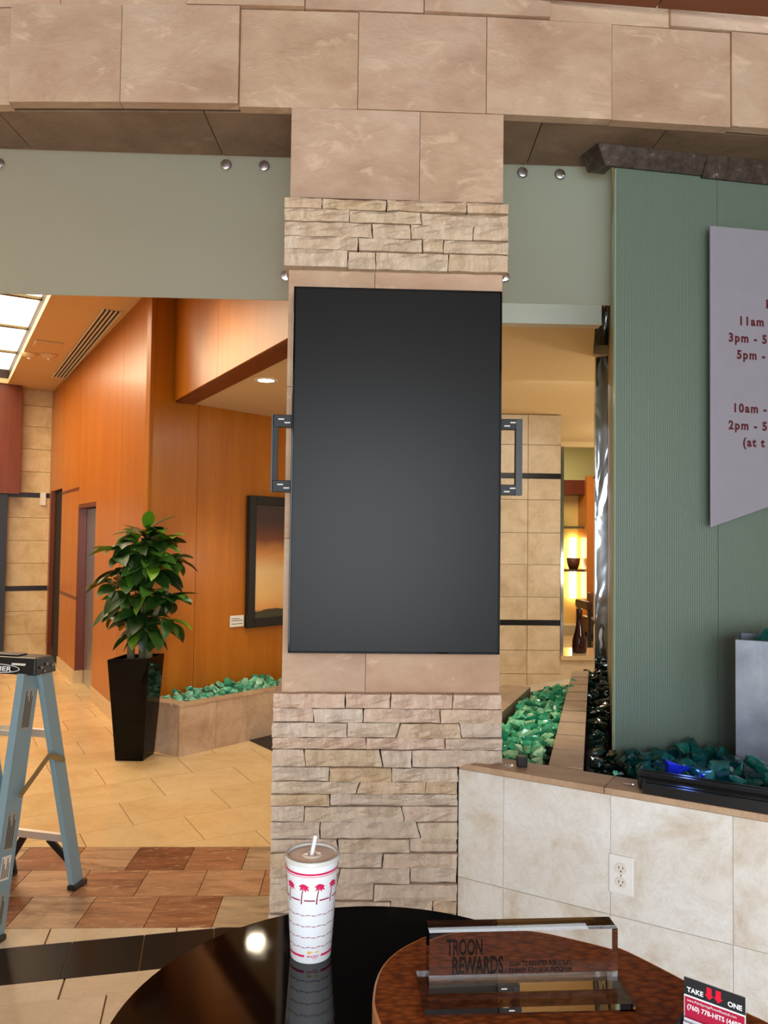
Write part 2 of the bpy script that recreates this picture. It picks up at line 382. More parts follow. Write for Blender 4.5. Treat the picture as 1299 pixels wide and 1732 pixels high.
# ================================================================== LARGE STRUCTURE
# ---- floor
floor = MB().box(-6, 6, -3.3, 14.2, -0.15, -0.006).build('floor', M['grout'])
setp(floor, 'tiled floor of the lobby in beige, red slate and black bands', 'floor', kind='structure')
def tile(name, poly, z0, z1, mat, parent, gap=0.0025):
    cx = sum(p[0] for p in poly) / len(poly); cy = sum(p[1] for p in poly) / len(poly)
    q = []
    for p in poly:
        d = math.hypot(p[0] - cx, p[1] - cy) or 1; k = max(0.2, 1 - gap * 1.5 / d); q.append((cx + (p[0] - cx) * k, cy + (p[1] - cy) * k))
    return MB().prism(q, z0, z1).build(name, mat, parent)
def area(p): return abs(sum(p[i][0] * p[(i + 1) % len(p)][1] - p[(i + 1) % len(p)][0] * p[i][1] for i in range(len(p)))) / 2
for r in range(-2, 18):
    n0 = 4.065 + 0.3965 * r; n1 = n0 + 0.3965
    a0 = (0.722 if r % 2 == 0 else 1.003) - 0.564 * 9
    for k in range(19):
        a = a0 + 0.564 * k
        if a > 3.4 or a < -3.8 : continue
        poly = [tuple(G(*q).xy) for q in ((a, n0), (a + 0.564, n0), (a + 0.564, n1), (a, n1))]
        poly = clip(poly, [(0, -1, -4.098), (1, 0, 0.4), (-1, 0, 5.9)])
        if len(poly) < 3 or area(poly) < 0.002: continue
        tile('floor_tile', poly, -0.006, 0, M['floor_beige'], floor, 0.0016)
MB().box(0.42, 5.9, 3.4, 14.0, -0.006, 0).build('floor_tile', M['floor_beige'], floor)
rows = [(4.095, 3.818, -1.362), (3.818, 3.545, -1.244), (3.545, 3.264, -1.402)]
for y1, y0, x0 in rows:
    for k in range(-9, 8):
        xa = x0 + 0.2785 * k
        poly = clip([(xa, y0), (xa + 0.2785, y0), (xa + 0.2785, y1), (xa, y1)], [(1, 0, 0.4)])
        if len(poly) >= 3 and area(poly) > 0.002: tile('slate_tile', poly, -0.006, 0.0, M['floor_red'], floor, 0.0018)
B0 = Vector((-0.584, 3.252, 0)); bt = Vector((math.cos(R_(10.6)), math.sin(R_(10.6)), 0)); bn = Vector((-bt.y, bt.x, 0))
def BP(u, v): p = B0 + bt * u + bn * v; return (p.x, p.y)
below = [(0, 1, 3.262)]
def strip(v0, v1, joints, mat, name='floor_tile'):
    for u0, u1 in zip(joints, joints[1:]):
        poly = clip([BP(u0, v0), BP(u1, v0), BP(u1, v1), BP(u0, v1)], below)
        if len(poly) >= 3 and area(poly) > 0.002: tile(name, poly, -0.006, 0, mat, floor)
strip(0, 0.75, [-4.0, -3.4, -2.8, -2.2, -1.6, -1.0, -0.62, -0.12, 0.4, 1.0], M['floor_front'])
strip(-0.268, 0, [-4.06 + 0.2725 * k for k in range(19)], M['floor_black'])
strip(-0.395, -0.268, [-4.1, -3.2, -2.3, -1.4, -0.5, 0.4, 1.1], M['floor_front'])
for r in range(5):
    strip(-0.395 - 0.4 * (r + 1), -0.395 - 0.4 * r, [-4.0 + (0.3 if r % 2 else 0.06) + 0.6 * k for k in range(9)], M['floor_front'])
MB().box(-5.9, 5.9, -3.2, 0.9, -0.006, -0.002).build('floor_tile', M['floor_front'], floor)

# ---- outer shell that closes the rooms
def shell(name, label, x0, x1, y0, y1, z0, z1, mat):
    return setp(MB().box(x0, x1, y0, y1, z0, z1).build(name, mat), label, name.split('_')[0], kind='structure')
shell('wall_left', 'plain beige wall closing the lobby at far left', -6.15, -6.0, -3.3, 14.2, 0, 4.1, M['paint_wall'])
shell('wall_right', 'plain beige wall closing the lounge at far right', 6.0, 6.15, -3.3, 14.2, 0, 4.1, M['paint_wall'])
shell('wall_back', 'far back wall behind the lit shelves', -6.0, 6.0, 14.05, 14.2, 0, 4.1, M['paint_wall'])
fr = MB(); fr.box(-6, 6, -3.3, -3.2, 0, 0.25); fr.box(-6, 6, -3.3, -3.2, 3.45, 4.1); fr.box(-6, -4.6, -3.3, -3.2, 0.25, 3.45); fr.box(4.6, 6, -3.3, -3.2, 0.25, 3.45)
setp(fr.build('wall_front', M['paint_wall']), 'wall around the wide lounge window opening behind the viewer', 'wall', kind='structure')
cl = thing('ceiling', 'brown wood panel ceiling over the lounge in front of the stone beam', 'ceiling', (0, 0, 3.6), kind='structure')
def cz(x): return 3.564 - 0.040 * x
s0, s1 = onZ(1110, 20, 3.525), onZ(1130, 1, 3.54)
sx = (s0.x + (s0.x - s1.x) / (s1.y - s0.y) * 0.0)
for xa, xb in ((-6, -3.2), (-3.2, -1.2), (-1.2, s0.x - 0.01), (s0.x - 0.004, 3.0), (3.0, 6.0)):
    MB().hexa([(xa, -3.3, cz(xa)), (xb, -3.3, cz(xb)), (xb, 2.68, cz(xb)), (xa, 2.68, cz(xa))],
              [(xa, -3.3, cz(xa) + .05), (xb, -3.3, cz(xb) + .05), (xb, 2.68, cz(xb) + .05), (xa, 2.68, cz(xa) + .05)]).build('wood_panel', M['wood_ceiling'], cl)

# ---- stone column
YF = 2.70
def px_x(x, y=600, Y=YF): return onY(x, y, Y).x
col = thing('column', 'square stone clad column with rough ledge stone bands holding the screen', 'column', (0.13, 2.9, 0), kind='structure')
MB().box(-0.235, 0.50, 2.72, 3.06, 0, 3.129).build('core', M['mortar'], col)
def flat_tile(x0, x1, z0, z1, yf, mat, parent, name='stone_tile', depth=0.03, gap=0.0007, tilt=0.0, bevel=0.0012):
    mb = MB(); mb.hexa([(x0 + gap, yf, z0 + gap), (x1 - gap, yf + tilt, z0 + gap), (x1 - gap, yf + depth, z0 + gap), (x0 + gap, yf + depth, z0 + gap)],
                      [(x0 + gap, yf, z1 - gap), (x1 - gap, yf + tilt, z1 - gap), (x1 - gap, yf + depth, z1 - gap), (x0 + gap, yf + depth, z1 - gap)])
    return mb.build(name, mat, parent, bevel=bevel)
XL, XR = -0.247, 0.510
jx = px_x(710, 260)
flat_tile(XL, jx, 2.803, 3.126, YF, M['slate'], col); flat_tile(jx, XR, 2.803, 3.126, YF + 0.001, M['slate'], col)
jx = px_x(634, 468); flat_tile(XL, jx, 2.13, 2.57, YF, M['slate'], col); flat_tile(jx, XR, 2.13, 2.57, YF, M['slate'], col)
flat_tile(XL, 0.12, 1.6, 2.13, YF, M['slate'], col); flat_tile(0.12, XR, 1.6, 2.13, YF, M['slate'], col)
jx = px_x(618, 1140); flat_tile(XL, jx, 1.07, 1.6, YF, M['slate'], col); flat_tile(jx, XR, 1.07, 1.6, YF, M['slate'], col)
for sx_, xx in ((-1, XL), (1, XR)):       # the column's side cladding
    for z0, z1 in ((1.07, 1.6), (1.6, 2.13), (2.13, 2.57), (2.803, 3.126)):
        MB().box(min(xx, xx - sx_ * 0.012), max(xx, xx - sx_ * 0.012), YF + 0.031, 3.065, z0 + .0015, z1 - .0015).build('stone_tile', M['slate'], col)

def stone(x0, x1, z0, z1, yf, mat, parent, sl=0.0, sr=0.0, depth=0.08, seed=0, deep=None):
    rnd = random.Random(seed); nx = max(3, int((x1 - x0) / 0.035)); nz = 3
    yf += rnd.uniform(-0.010, 0.008); mb = MB(); g = 0.0016
    V = {}
    for i in range(nx + 1):
        for k in range(nz + 1):
            t = i / nx; s_ = k / nz
            xl = x0 + g + sl * (s_ - 0.5); xr = x1 - g + sr * (s_ - 0.5)
            edge = (i in (0, nx)) or (k in (0, nz))
            x = xl + (xr - xl) * t + (0 if edge else rnd.uniform(-.004, .004)); z = z0 + g + (z1 - z0 - 2 * g) * s_
            if k in (0, nz) and 0 < i < nx: z += rnd.uniform(-0.0012, 0.0012)
            if i in (0, nx): x += rnd.uniform(-0.002, 0.0015) * (1 if i else -1)
            y = yf + (rnd.uniform(0.004, 0.012) if edge else rnd.uniform(-0.011, 0.009))
            V[i, k] = len(mb.v); mb.v.append(Vector((x, y, z)))
    for i in range(nx):
        for k in range(nz): mb.f.append((V[i, k], V[i + 1, k], V[i + 1, k + 1], V[i, k + 1]))
    ring = [V[i, 0] for i in range(nx + 1)] + [V[nx, k] for k in range(1, nz + 1)] + [V[i, nz] for i in range(nx - 1, -1, -1)] + [V[0, k] for k in range(nz - 1, 0, -1)]
    back = []
    for q in ring:
        p = mb.v[q]; back.append(len(mb.v)); mb.v.append(Vector((p.x, yf + (deep or depth), p.z)))
    for i in range(len(ring)):
        j = (i + 1) % len(ring); mb.f.append((ring[i], back[i], back[j], ring[j]))
    mb.f.append(tuple(back))
    return mb.build('ledge_stone', mat, parent)
YS = 2.655
def zrow(y, x, ox, oy, sc_): return onY(ox + x / sc_, oy + y / sc_, YS).z
def xrow(x, y, ox, oy, sc_): return onY(ox + x / sc_, oy + y / sc_, YS).x
K = 2.9523
low_z = [218, 293, 365, 441, 500, 587, 658, 722, 782, 860, 945, 1015, 1092, 1170, 1255, 1322]
low = [
 ('pppp', [62, (425, 0), (652, 0), (962, 4), 1208]), ('pgpp', [58, (265, -8), (515, 0), (900, -4), 1210]),
 ('ggwg', [55, (435, 0), (692, 22), (1002, -14), 1212]), ('ppg', [55, (530, 0), (925, 0), 1212]),
 ('gwgg', [55, (222, -8), (606, -14), (758, 0), 1212]), ('gog', [55, (345, 2), (657, 0), 985]),
 ('gwo', [52, (490, 18), (828, 6), 978]), ('og', [50, (348, 0), 978]), ('ggg', [50, (220, 4), (713, -16), 980]),
 ('ggg', [50, (297, 0), (793, -24), 980]), ('ggg', [48, (388, -8), (748, 0), 970]), ('wgg', [46, (240, 0), (612, 5), 966]),
 ('ggg', [45, (392, 14), (750, 0), 970]), ('ggg', [44, (190, 0), (568, 0), 972]), ('gggw', [42, (215, 0), (650, 0), (862, 0), 972])]
MT = {'p': M['ledge_pink'], 'g': M['ledge_grey'], 'w': M['ledge'], 'o': M['ledge_gold']}
sd = 10
def course(z0, z1, js, mats, yf=YS):
    global sd
    for i in range(len(js) - 1):
        (xa, sa), (xb, sb) = js[i], js[i + 1]; sd += 1
        end = i in (0, len(js) - 2)
        stone(xa, xb, z0, z1, yf, MT[mats[i % len(mats)]], col, sa, sb, 0.075, sd, deep=0.43 if (i == 0 or (end and xb > 0.45)) else None)
for i, (mats, js) in enumerate(low):
    za, zb = zrow(low_z[i], 500, 440, 1100, K), zrow(low_z[i + 1], 500, 440, 1100, K); ym = (low_z[i] + low_z[i + 1]) / 2
    J = [((xrow(j[0], ym, 440, 1100, K), j[1] / K / FOC * YS) if isinstance(j, tuple) else (xrow(j, ym, 440, 1100, K), 0)) for j in js]
    if i > 4: J[-1] = (0.362, 0)
    course(zb, za, J, mats)
zb = zrow(low_z[-1], 500, 440, 1100, K)
while zb > 0.03:
    h = min(random.uniform(0.042, 0.056), zb); xs = [-0.275]
    while xs[-1] < 0.2: xs.append(xs[-1] + random.uniform(0.13, 0.26))
    xs = [x for x in xs if x < 0.29] + [0.362]
    course(zb - h, zb, [(x, 0) for x in xs], 'gwg'); zb -= h
up_l = [93, 147, 210, 285, 350, 440]; up_r = [133, 186, 248, 322, 387, 472]
upr = [('oowo'.replace('w', 'o'), [118, 309, 632, 1033, 1243]), ('www', [118, 446, 805, 1243]), ('wwww', [118, 560, 753, 1065, 1243]),
       ('wwww', [118, 490, 812, 917, 1243]), ('wwwo', [118, 437, 577, 943, 1243])]
for i, (mats, js) in enumerate(upr):
    ym = 150; zt = (zrow(up_l[i], 118, 440, 300, K) + zrow(up_r[i], 1243, 440, 300, K)) / 2; zl = (zrow(up_l[i + 1], 118, 440, 300, K) + zrow(up_r[i + 1], 1243, 440, 300, K)) / 2
    yy = (up_l[i] + up_r[i + 1]) / 2
    course(zl, zt, [(xrow(j, yy, 440, 300, K), random.uniform(-.006, .006) if 118 < j < 1243 else 0) for j in js], mats)

# ---- stone beam over the glass
beam = thing('beam', 'long beam clad in large pinkish sandstone tiles across the top', 'beam', (0.1, 2.9, 3.13), kind='structure')
ZS = 3.129
MB().box(-6, 6, 2.76, 3.02, ZS + 0.02, 4.08).build('core', M['mortar'], beam)
def by(x): return YF + (x - 0.1) ** 2 / 40.0
xs = [px_x(v, 100) for v in (10, 204, 405, 606, 823, 1037, 1244)]
w_ = 0.42
xs = [xs[0] - w_ * k for k in range(11, 0, -1)] + xs + [xs[-1] + w_ * k for k in range(1, 11)]
proud = {11: 0.020, 12: 0.020, 10: 0.0, 13: 0.0, 14: 0.004, 15: 0.005, 16: 0.002, 17: 0.012}
for i, (a, b) in enumerate(zip(xs, xs[1:])):
    pr = proud.get(i, random.uniform(0, 0.012))
    mb = MB(); ya, yb = by(a) - pr, by(b) - pr
    if a < -0.25 < b or a < 0.5 < b: pass
    mb.hexa([(a + .0008, ya, ZS - 0.002), (b - .0008, yb, ZS - 0.002), (b - .0008, yb + .045, ZS - 0.002), (a + .0008, ya + .045, ZS - 0.002)],
            [(a + .0008, ya, 3.479), (b - .0008, yb, 3.479), (b - .0008, yb + .045, 3.479), (a + .0008, ya + .045, 3.479)])
    mb.build('stone_tile', M['slate'], beam, bevel=0.0014)
xu = [px_x(v, 10) for v in (-120, 96, 316, 516, 717, 930, 1137, 1350)]
xu = [xu[0] - w_ * k for k in range(10, 0, -1)] + xu + [xu[-1] + w_ * k for k in range(1, 10)]
pru = {12: 0.02, 14: 0.018, 15: 0.0, 16: 0.014}
for i, (a, b) in enumerate(zip(xu, xu[1:])):
    pr = pru.get(i, random.uniform(0, 0.01)); ya, yb = by(a) - pr, by(b) - pr
    MB().hexa([(a + .0008, ya, 3.483), (b - .0008, yb, 3.483), (b - .0008, yb + .045, 3.483), (a + .0008, ya + .045, 3.483)],
              [(a + .0008, ya, 3.85), (b - .0008, yb, 3.85), (b - .0008, yb + .045, 3.85), (a + .0008, ya + .045, 3.85)]).build('stone_tile', M['slate'], beam, bevel=0.0014)
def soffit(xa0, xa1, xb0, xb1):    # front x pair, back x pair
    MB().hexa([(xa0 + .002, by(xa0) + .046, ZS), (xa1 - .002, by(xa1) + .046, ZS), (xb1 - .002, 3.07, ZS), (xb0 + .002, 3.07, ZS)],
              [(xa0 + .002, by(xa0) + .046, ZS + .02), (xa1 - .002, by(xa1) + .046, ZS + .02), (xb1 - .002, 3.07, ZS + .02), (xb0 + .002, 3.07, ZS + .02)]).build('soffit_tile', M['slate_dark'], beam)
l0f, l0b = onZ(340, 176, ZS).x, onZ(377, 262, ZS).x
r0f, r0b = onZ(922, 196, ZS).x, onZ(893, 273, ZS).x
r1f, r1b = onZ(1137, 207, ZS).x, onZ(1095, 262, ZS).x
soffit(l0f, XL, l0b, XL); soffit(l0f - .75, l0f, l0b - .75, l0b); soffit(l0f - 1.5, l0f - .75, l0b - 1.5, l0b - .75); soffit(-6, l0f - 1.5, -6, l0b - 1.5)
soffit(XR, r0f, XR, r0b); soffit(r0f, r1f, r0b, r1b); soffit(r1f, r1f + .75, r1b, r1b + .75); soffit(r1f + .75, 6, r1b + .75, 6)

# ---- lobby ceiling with a luminous recess, walls of the elevator hall
ZC = 3.53
lc = thing('ceiling_lobby', 'cream plaster ceiling of the elevator hall', 'ceiling', (-2.5, 7, ZC), kind='structure')
def gbox(a0, a1, n0, n1, z0, z1): return MB().hexa([G(a0, n0, z0), G(a1, n0, z0), G(a1, n1, z0), G(a0, n1, z0)], [G(a0, n0, z1), G(a1, n0, z1), G(a1, n1, z1), G(a0, n1, z1)])
for (a0, a1, n0, n1) in ((-6.5, -0.9, 1.2, 14), (0.755, 1.40, 3.0, 12), (-0.9, 0.755, 10.9, 14), (-0.9, 0.755, 3.0, 5.6), (1.4, 3.4, 2.5, 6.0)):
    gbox(a0, a1, n0, n1, ZC, ZC + 0.06).build('ceiling_board', M['paint_cream'], lc)
shell('ceiling_slab', 'structural slab above the lobby', -6, 6, 3.03, 14.2, 3.95, 4.1, M['paint_white'])
cl_ = thing('ceiling_light', 'large recessed luminous ceiling panel with brown frame in the elevator hall', 'ceiling light', G(0, 8, 3.6))
for a0, a1, n0, n1 in ((0.757, 0.80, 5.6, 10.9), (-0.95, -0.902, 5.6, 10.9), (-0.9, 0.755, 10.9, 10.94)):
    gbox(a0, a1, n0, n1, ZC + 0.061, 3.70).build('recess_side', plain('recess_brown', S(52, 28, 10), 0.6), cl_)
nn = [5.6, 6.3, 7.4, 8.55, 9.75, 10.9]
for n0, n1 in zip(nn, nn[1:]):
    gbox(-0.9, 0.755, n0 + 0.03, n1 - 0.03, 3.70, 3.72).build('diffuser', M['lamp_panel'], cl_)
for n in nn[1:-1]:
    gbox(-0.9, 0.755, n - 0.03, n + 0.03, 3.68, 3.72).build('cross_bar', M['bronze'], cl_)
vent = thing('ceiling_vent', 'long white linear slot air vent in the lobby ceiling beside the wood wall', 'vent', G(1.27, 8.4, ZC))
gbox(1.175, 1.335, 6.85, 10.1, ZC - 0.004, ZC - 0.001).build('backing', M['dark'], vent)
for k in range(5):
    a = 1.175 + k * 0.036
    gbox(a, a + 0.014, 6.83, 10.12, ZC - 0.016, ZC - 0.001).build('slat', M['offwhite'], vent)
for (x, y, lab) in ((50, 598, 'round ceiling smoke detector nearest the luminous panel'), (83, 600, 'round ceiling detector nearest the slot vent')):
    p = onZ(x, y, ZC); d = thing('smoke_detector', lab, 'smoke detector', p, 'ceiling detectors')
    MB().lathe([(0.02, -0.045), (0.06, -0.035), (0.085, -0.012), (0.09, -0.001)], p, 20).build('body', M['paint_cream'], d, smooth=True)
    MB().lathe([(0.015, -0.06), (0.02, -0.045)], p, 12).build('sensor', M['offwhite'], d, smooth=True)
p = onZ(82, 581, ZC)
sp_ = thing('access_plate', 'small rectangular cover plate on the lobby ceiling above the two detectors', 'cover plate', p)
gbox(p.dot(GA) - .13, p.dot(GA) + .13, p.dot(GN) - .11, p.dot(GN) + .11, ZC - 0.02, ZC - 0.001).build('plate', M['paint_cream'], sp_, bevel=0.004)

wa = thing('wall_elevator', 'tall honey wood panelled wall with the elevator openings at left', 'wall', G(1.4, 8, 0), kind='structure')
def aw(n): return 1.40 - 0.08 * (n - 6.02) / 5.13     # slight skew of this wall
def wseg(n0, n1, z0, z1, mat=M['wood'], th=0.45, name='wood_panel', off=0.0, par=wa):
    g = 0.003
    return MB().hexa([G(aw(n0) + off, n0 + g, z0), G(aw(n0) + th, n0 + g, z0), G(aw(n1) + th, n1 - g, z0), G(aw(n1) + off, n1 - g, z0)],
                     [G(aw(n0) + off, n0 + g, z1), G(aw(n0) + th, n0 + g, z1), G(aw(n1) + th, n1 - g, z1), G(aw(n1) + off, n1 - g, z1)]).build(name, mat, par)
wseg(6.02, 6.95, 0.14, ZC, th=0.03); wseg(6.95, 8.02, 0.14, ZC)
wseg(8.02, 9.0, 1.94, ZC); wseg(9.0, 10.15, 0.14, ZC); wseg(10.15, 11.0, 2.18, ZC); wseg(11.0, 11.2, 0.14, ZC)
wseg(8.02, 9.0, 1.90, 1.937, M['wood_dark'], 0.45)
MB().hexa([G(aw(8.02) + .3, 8.02, 0), G(aw(8.02) + .32, 8.02, 0), G(aw(9.2) + .32, 9.2, 0), G(aw(9.2) + .3, 9.2, 0)],
          [G(aw(8.02) + .3, 8.02, 1.93), G(aw(8.02) + .32, 8.02, 1.93), G(aw(9.2) + .32, 9.2, 1.93), G(aw(9.2) + .3, 9.2, 1.93)]).build('elevator_backing', M['steel'], wa)
gbox(aw(9.0) + 0.002, aw(9.0) + 0.085, 8.985, 9.002, 0.14, 1.90).build('jamb_panel', M['wood_dark'], wa)
gbox(aw(11.0) - 0.02, aw(11.0) + 0.03, 10.90, 10.998, 0.0, 2.18).build('jamb_panel', M['wood_dark'], wa)
gbox(aw(10.5) + 0.03, aw(10.5) + 0.07, 10.155, 10.89, 0, 2.18).build('dark_door', M['dark'], wa)
for n0, n1 in ((6.02, 8.02), (9.0, 10.15), (11.0, 11.2)):
    wseg(n0, n1, 0, 0.137, M['baseboard'], 0.03 if n0 < 7 else 0.44, 'baseboard', -0.012)
gbox(aw(9.0) - 0.01, aw(9.0) + 0.085, 8.97, 8.984, 0, 0.14).build('baseboard', M['baseboard'], wa)
for z in (0.90, 2.10):
    wseg(9.0, 10.15, z, z + .035, M['wood_dark'], 0.02, 'reveal_strip', -0.003)
ed = thing('door_1', 'stainless elevator door and jamb set back in the wood wall', 'elevator door', G(1.6, 8.5, 0), kind='structure')
gbox(aw(8.5) + .080, aw(8.5) + .110, 8.03, 8.968, 0.0, 1.89).build('door_leaf', M['steel'], ed)
gbox(aw(8.5) + .073, aw(8.5) + .079, 8.20, 8.32, 1.30, 1.42).build('indicator', M['black'], ed)
gbox(aw(8.5) + .073, aw(8.5) + .079, 8.20, 8.40, 1.02, 1.24).build('notice', M['offwhite'], ed)

ew = thing('wall_far', 'golden travertine end wall of the elevator hall with two black stone strips', 'wall', G(0.9, 11.2, 0), kind='structure')
zz = [0, 0.3, 0.6, 0.87]; z2 = [0.93, 1.23, 1.53, 1.83, 2.10]; z3 = [2.16, 2.44, 2.74, 3.04, 3.32, ZC]
for zs_ in (zz, z2, z3):
    for a, b in zip(zs_, zs_[1:]):
        gbox(0.80, 1.36, 11.2, 11.3, a + .002, b - .002).build('travertine_tile', M['end_trav'], ew, bevel=0.002)
for z in (0.87, 2.10): gbox(0.80, 1.33, 11.195, 11.3, z, z + 0.06).build('black_strip', M['stone_black'], ew)
gbox(-6, 1.9, 11.31, 11.4, 0, ZC).build('wall_core', M['paint_wall'], ew)
gbox(1.20, 1.27, 11.17, 11.194, 2.0, 2.17).build('wall_sensor', M['offwhite'], ew)
fw_ = thing('wall_bulkhead', 'dark red wood bulkhead above a doorway at far left', 'wall', G(0.2, 11, 2.2), kind='structure')
gbox(-2.5, 0.93, 10.95, 11.19, 2.13, ZC).build('wood_panel', M['wood_dark'], fw_)
d2 = thing('door_2', 'grey glass door in a black frame under the dark red bulkhead', 'door', G(0.3, 11, 0), kind='structure')
gbox(0.70, 0.80, 11.0, 11.15, 0, 2.125).build('frame', M['black'], d2)
gbox(-2.0, 0.70, 11.0, 11.15, 2.03, 2.125).build('frame', M['black'], d2)
gbox(-2.0, 0.70, 11.06, 11.09, 0, 2.03).build('glass_pane', plain('door_glass_grey', S(126, 128, 118), 0.15), d2)

# wall B with panels, bulkhead and low niche ceiling
wb = thing('wall_niche', 'honey wood panelled wall behind the planter and the framed painting', 'wall', G(1.4, 6.02, 0), kind='structure')
BC = G(1.40, 6.02); bd = Vector((math.cos(R_(46)), math.sin(R_(46)), 0)); bo = Vector((-bd.y, bd.x, 0))   # bo = away from viewer
def bpt(s_, d, z): return BC + bd * s_ + bo * d + Vector((0, 0, z))
def bbox(s0, s1, d0, d1, z0, z1): return MB().hexa([bpt(s0, d0, z0), bpt(s1, d0, z0), bpt(s1, d1, z0), bpt(s0, d1, z0)], [bpt(s0, d0, z1), bpt(s1, d0, z1), bpt(s1, d1, z1), bpt(s0, d1, z1)])
PBn = -bo
def onB(x, y): return onP(x, y, BC, PBn)
def sB(x, y): return (onB(x, y) - BC).dot(bd)
sj = (sB(336, 720) + sB(327, 1140)) / 2
for s0, s1 in ((0.0, sj), (sj, sj + 1.15), (sj + 1.15, 2.9)):
    bbox(s0 + .002, s1 - .002, 0.0, 0.06, 0, 3.52).build('wood_panel', M['wood'], wb)
bh = thing('bulkhead', 'wood faced bulkhead hanging from the ceiling ahead of the niche', 'bulkhead', G(1.6, 5, 2.67), kind='structure')
gbox(1.60, 1.62, 5.0, 6.07, 2.67, ZC - .002).build('wood_panel', M['wood'], bh); gbox(1.60, 1.62, 3.6, 4.996, 2.67, ZC - .002).build('wood_panel', M['wood'], bh)
gbox(1.62, 1.765, 3.6, 6.10, 2.66, 2.675).build('soffit_board', M['wood_dark'], bh)
nc = MB(); nc.prism([tuple(G(1.765, 3.45).xy), (0.25, 3.4), (0.25, 7.9), tuple(G(1.765, 6.13).xy)], 2.672, 2.72)
setp(nc.build('ceiling_niche', M['paint_niche']), 'low pale ceiling over the niche with one recessed downlight', 'ceiling', kind='structure')
p = Vector((-0.62, 5.25, 2.672))
dl = thing('downlight', 'lit round recessed downlight in the low niche ceiling', 'downlight', p)
MB().lathe([(0.055, -0.004), (0.062, -0.006), (0.08, -0.004), (0.082, -0.0005)], p, 28, caps=False).build('trim_ring', M['offwhite'], dl, smooth=True)
MB().lathe([(0.054, -0.003), (0.0, -0.003)], p, 28).build('lens', M['lamp_disc'], dl)

# painting and plaque on wall B
def art():
    t = NT('sunset_painting'); tc = t.new('ShaderNodeTexCoord'); sx_ = t.new('ShaderNodeSeparateXYZ'); t.link(tc.outputs['Object'], sx_.inputs[0])
    n = t.noise(t.coords((1, 1, 3)), 3, 5); mr = t.new('ShaderNodeMapRange'); mr.inputs[1].default_value = 0.0; mr.inputs[2].default_value = 1.18
    t.link(sx_.outputs['Z'], mr.inputs[0]); ad = t.new('ShaderNodeMath', operation='MULTIPLY_ADD'); ad.inputs[1].default_value = 0.10
    t.link(n, ad.inputs[0]); t.link(mr.outputs[0], ad.inputs[2])
    c = t.ramp(ad.outputs[0], [(0.05, S(44, 44, 26)), (0.13, S(66, 64, 40)), (0.165, S(54, 52, 38)), (0.175, S(214, 150, 84)), (0.27, S(226, 178, 112)), (0.45, S(230, 192, 132)), (0.58, S(208, 142, 72)), (0.68, S(120, 64, 34)), (0.8, S(70, 44, 38)), (1.0, S(58, 44, 42))])
    t.set(Base_Color=c, Roughness=0.55); return t.m
zt = onB(416, 838).z; zb_ = onB(414, 1062).z; s0 = sB(415, 950)
pa = thing('painting', 'tall framed sunset painting hanging on the honey wood wall', 'painting', bpt(s0, -0.001, zb_))
W_ = 0.95; fwid = 0.075
for q in ((s0, s0 + fwid, zb_, zt), (s0 + W_ - fwid, s0 + W_, zb_, zt), (s0 + fwid, s0 + W_ - fwid, zb_, zb_ + fwid), (s0 + fwid, s0 + W_ - fwid, zt - fwid, zt)):
    bbox(q[0], q[1], -0.05, -0.002, q[2], q[3]).build('frame', M['black'], pa, bevel=0.004)
cv = bbox(s0 + fwid, s0 + W_ - fwid, -0.03, -0.01, zb_ + fwid, zt - fwid).build('canvas', art(), pa)
q0, q1 = sB(388, 1050), sB(411, 1050); za, zc_ = onB(400, 1060).z, onB(400, 1041).z
pl = thing('plaque', 'small white caption plaque beside the framed painting', 'plaque', bpt(q0, 0, za))
bbox(q0, q1, -0.012, -0.002, za, zc_).build('plate', M['offwhite'], pl, bevel=0.002)
for k in (0.72, 0.55, 0.25): bbox(q0 + .012, q1 - (.05 if k > .6 else .015), -0.0132, -0.012, za + (zc_ - za) * k, za + (zc_ - za) * k + 0.004).build('caption_line', M['black_metal'], pl)

# ---- right passage: tiled wall, tan ceiling, back room with lit shelves
YC = 7.2
wc = thing('wall_passage', 'beige travertine tiled wall with black strips in the right passage', 'wall', (1.5, YC, 0), kind='structure')
MB().box(-0.2, 1.93, YC + 0.02, YC + 0.12, 0, 2.795).build('wall_core', M['paint_wall'], wc)
rz = [(0.0, 0.09), (0.09, 0.369), (0.369, 0.588), (0.588, 0.820), (0.868, 1.082), (1.082, 1.385), (1.385, 1.683), (1.683, 1.993), (1.993, 2.192), (2.240, 2.511), (2.511, 2.795)]
for a, b in zip([0.08, 0.39, 0.695, 1.0, 1.305, 1.613], [0.39, 0.695, 1.0, 1.305, 1.613, 1.925]):
    for z0, z1 in rz: flat_tile(a, b, z0, z1, YC, M['c_trav'], wc, 'travertine_tile', 0.02, 0.002, bevel=0.0015)
for z in (0.822, 2.194): MB().box(0.08, 1.922, YC - 0.004, YC + 0.02, z, z + 0.044).build('black_strip', M['stone_black'], wc)
MB().box(1.926, 1.952, YC - 0.004, YC + 0.12, 0.54, 2.5).build('corner_trim', M['chrome'], wc)
cp_ = MB(); cp_.prism([(0.26, 4.2), (1.31, 4.2), (1.50, 4.85), (6.0, 4.85), (6.0, 9.2), (0.26, 9.2)], 2.8, 2.86)
setp(cp_.build('ceiling_passage', M['paint_tan']), 'tan painted ceiling of the right passage', 'ceiling', kind='structure')
shell('trim_1', 'off white bulkhead face above the right passage', 0.26, 1.32, 4.12, 4.195, 2.78, 3.94, M['paint_white'])
shell('trim_2', 'tan bulkhead closing the passage ceiling at its far end', 0.26, 6.0, 9.14, 9.2, 2.74, 3.9, M['paint_tan'])
sl = thing('sill_wall', 'low travertine half wall with a glossy stone sill beyond the passage', 'wall', (2.4, 7.4, 0), kind='structure')
MB().box(1.93, 3.3, 7.22, 7.70, 0, 0.50).build('wall_body', M['c_trav'], sl)
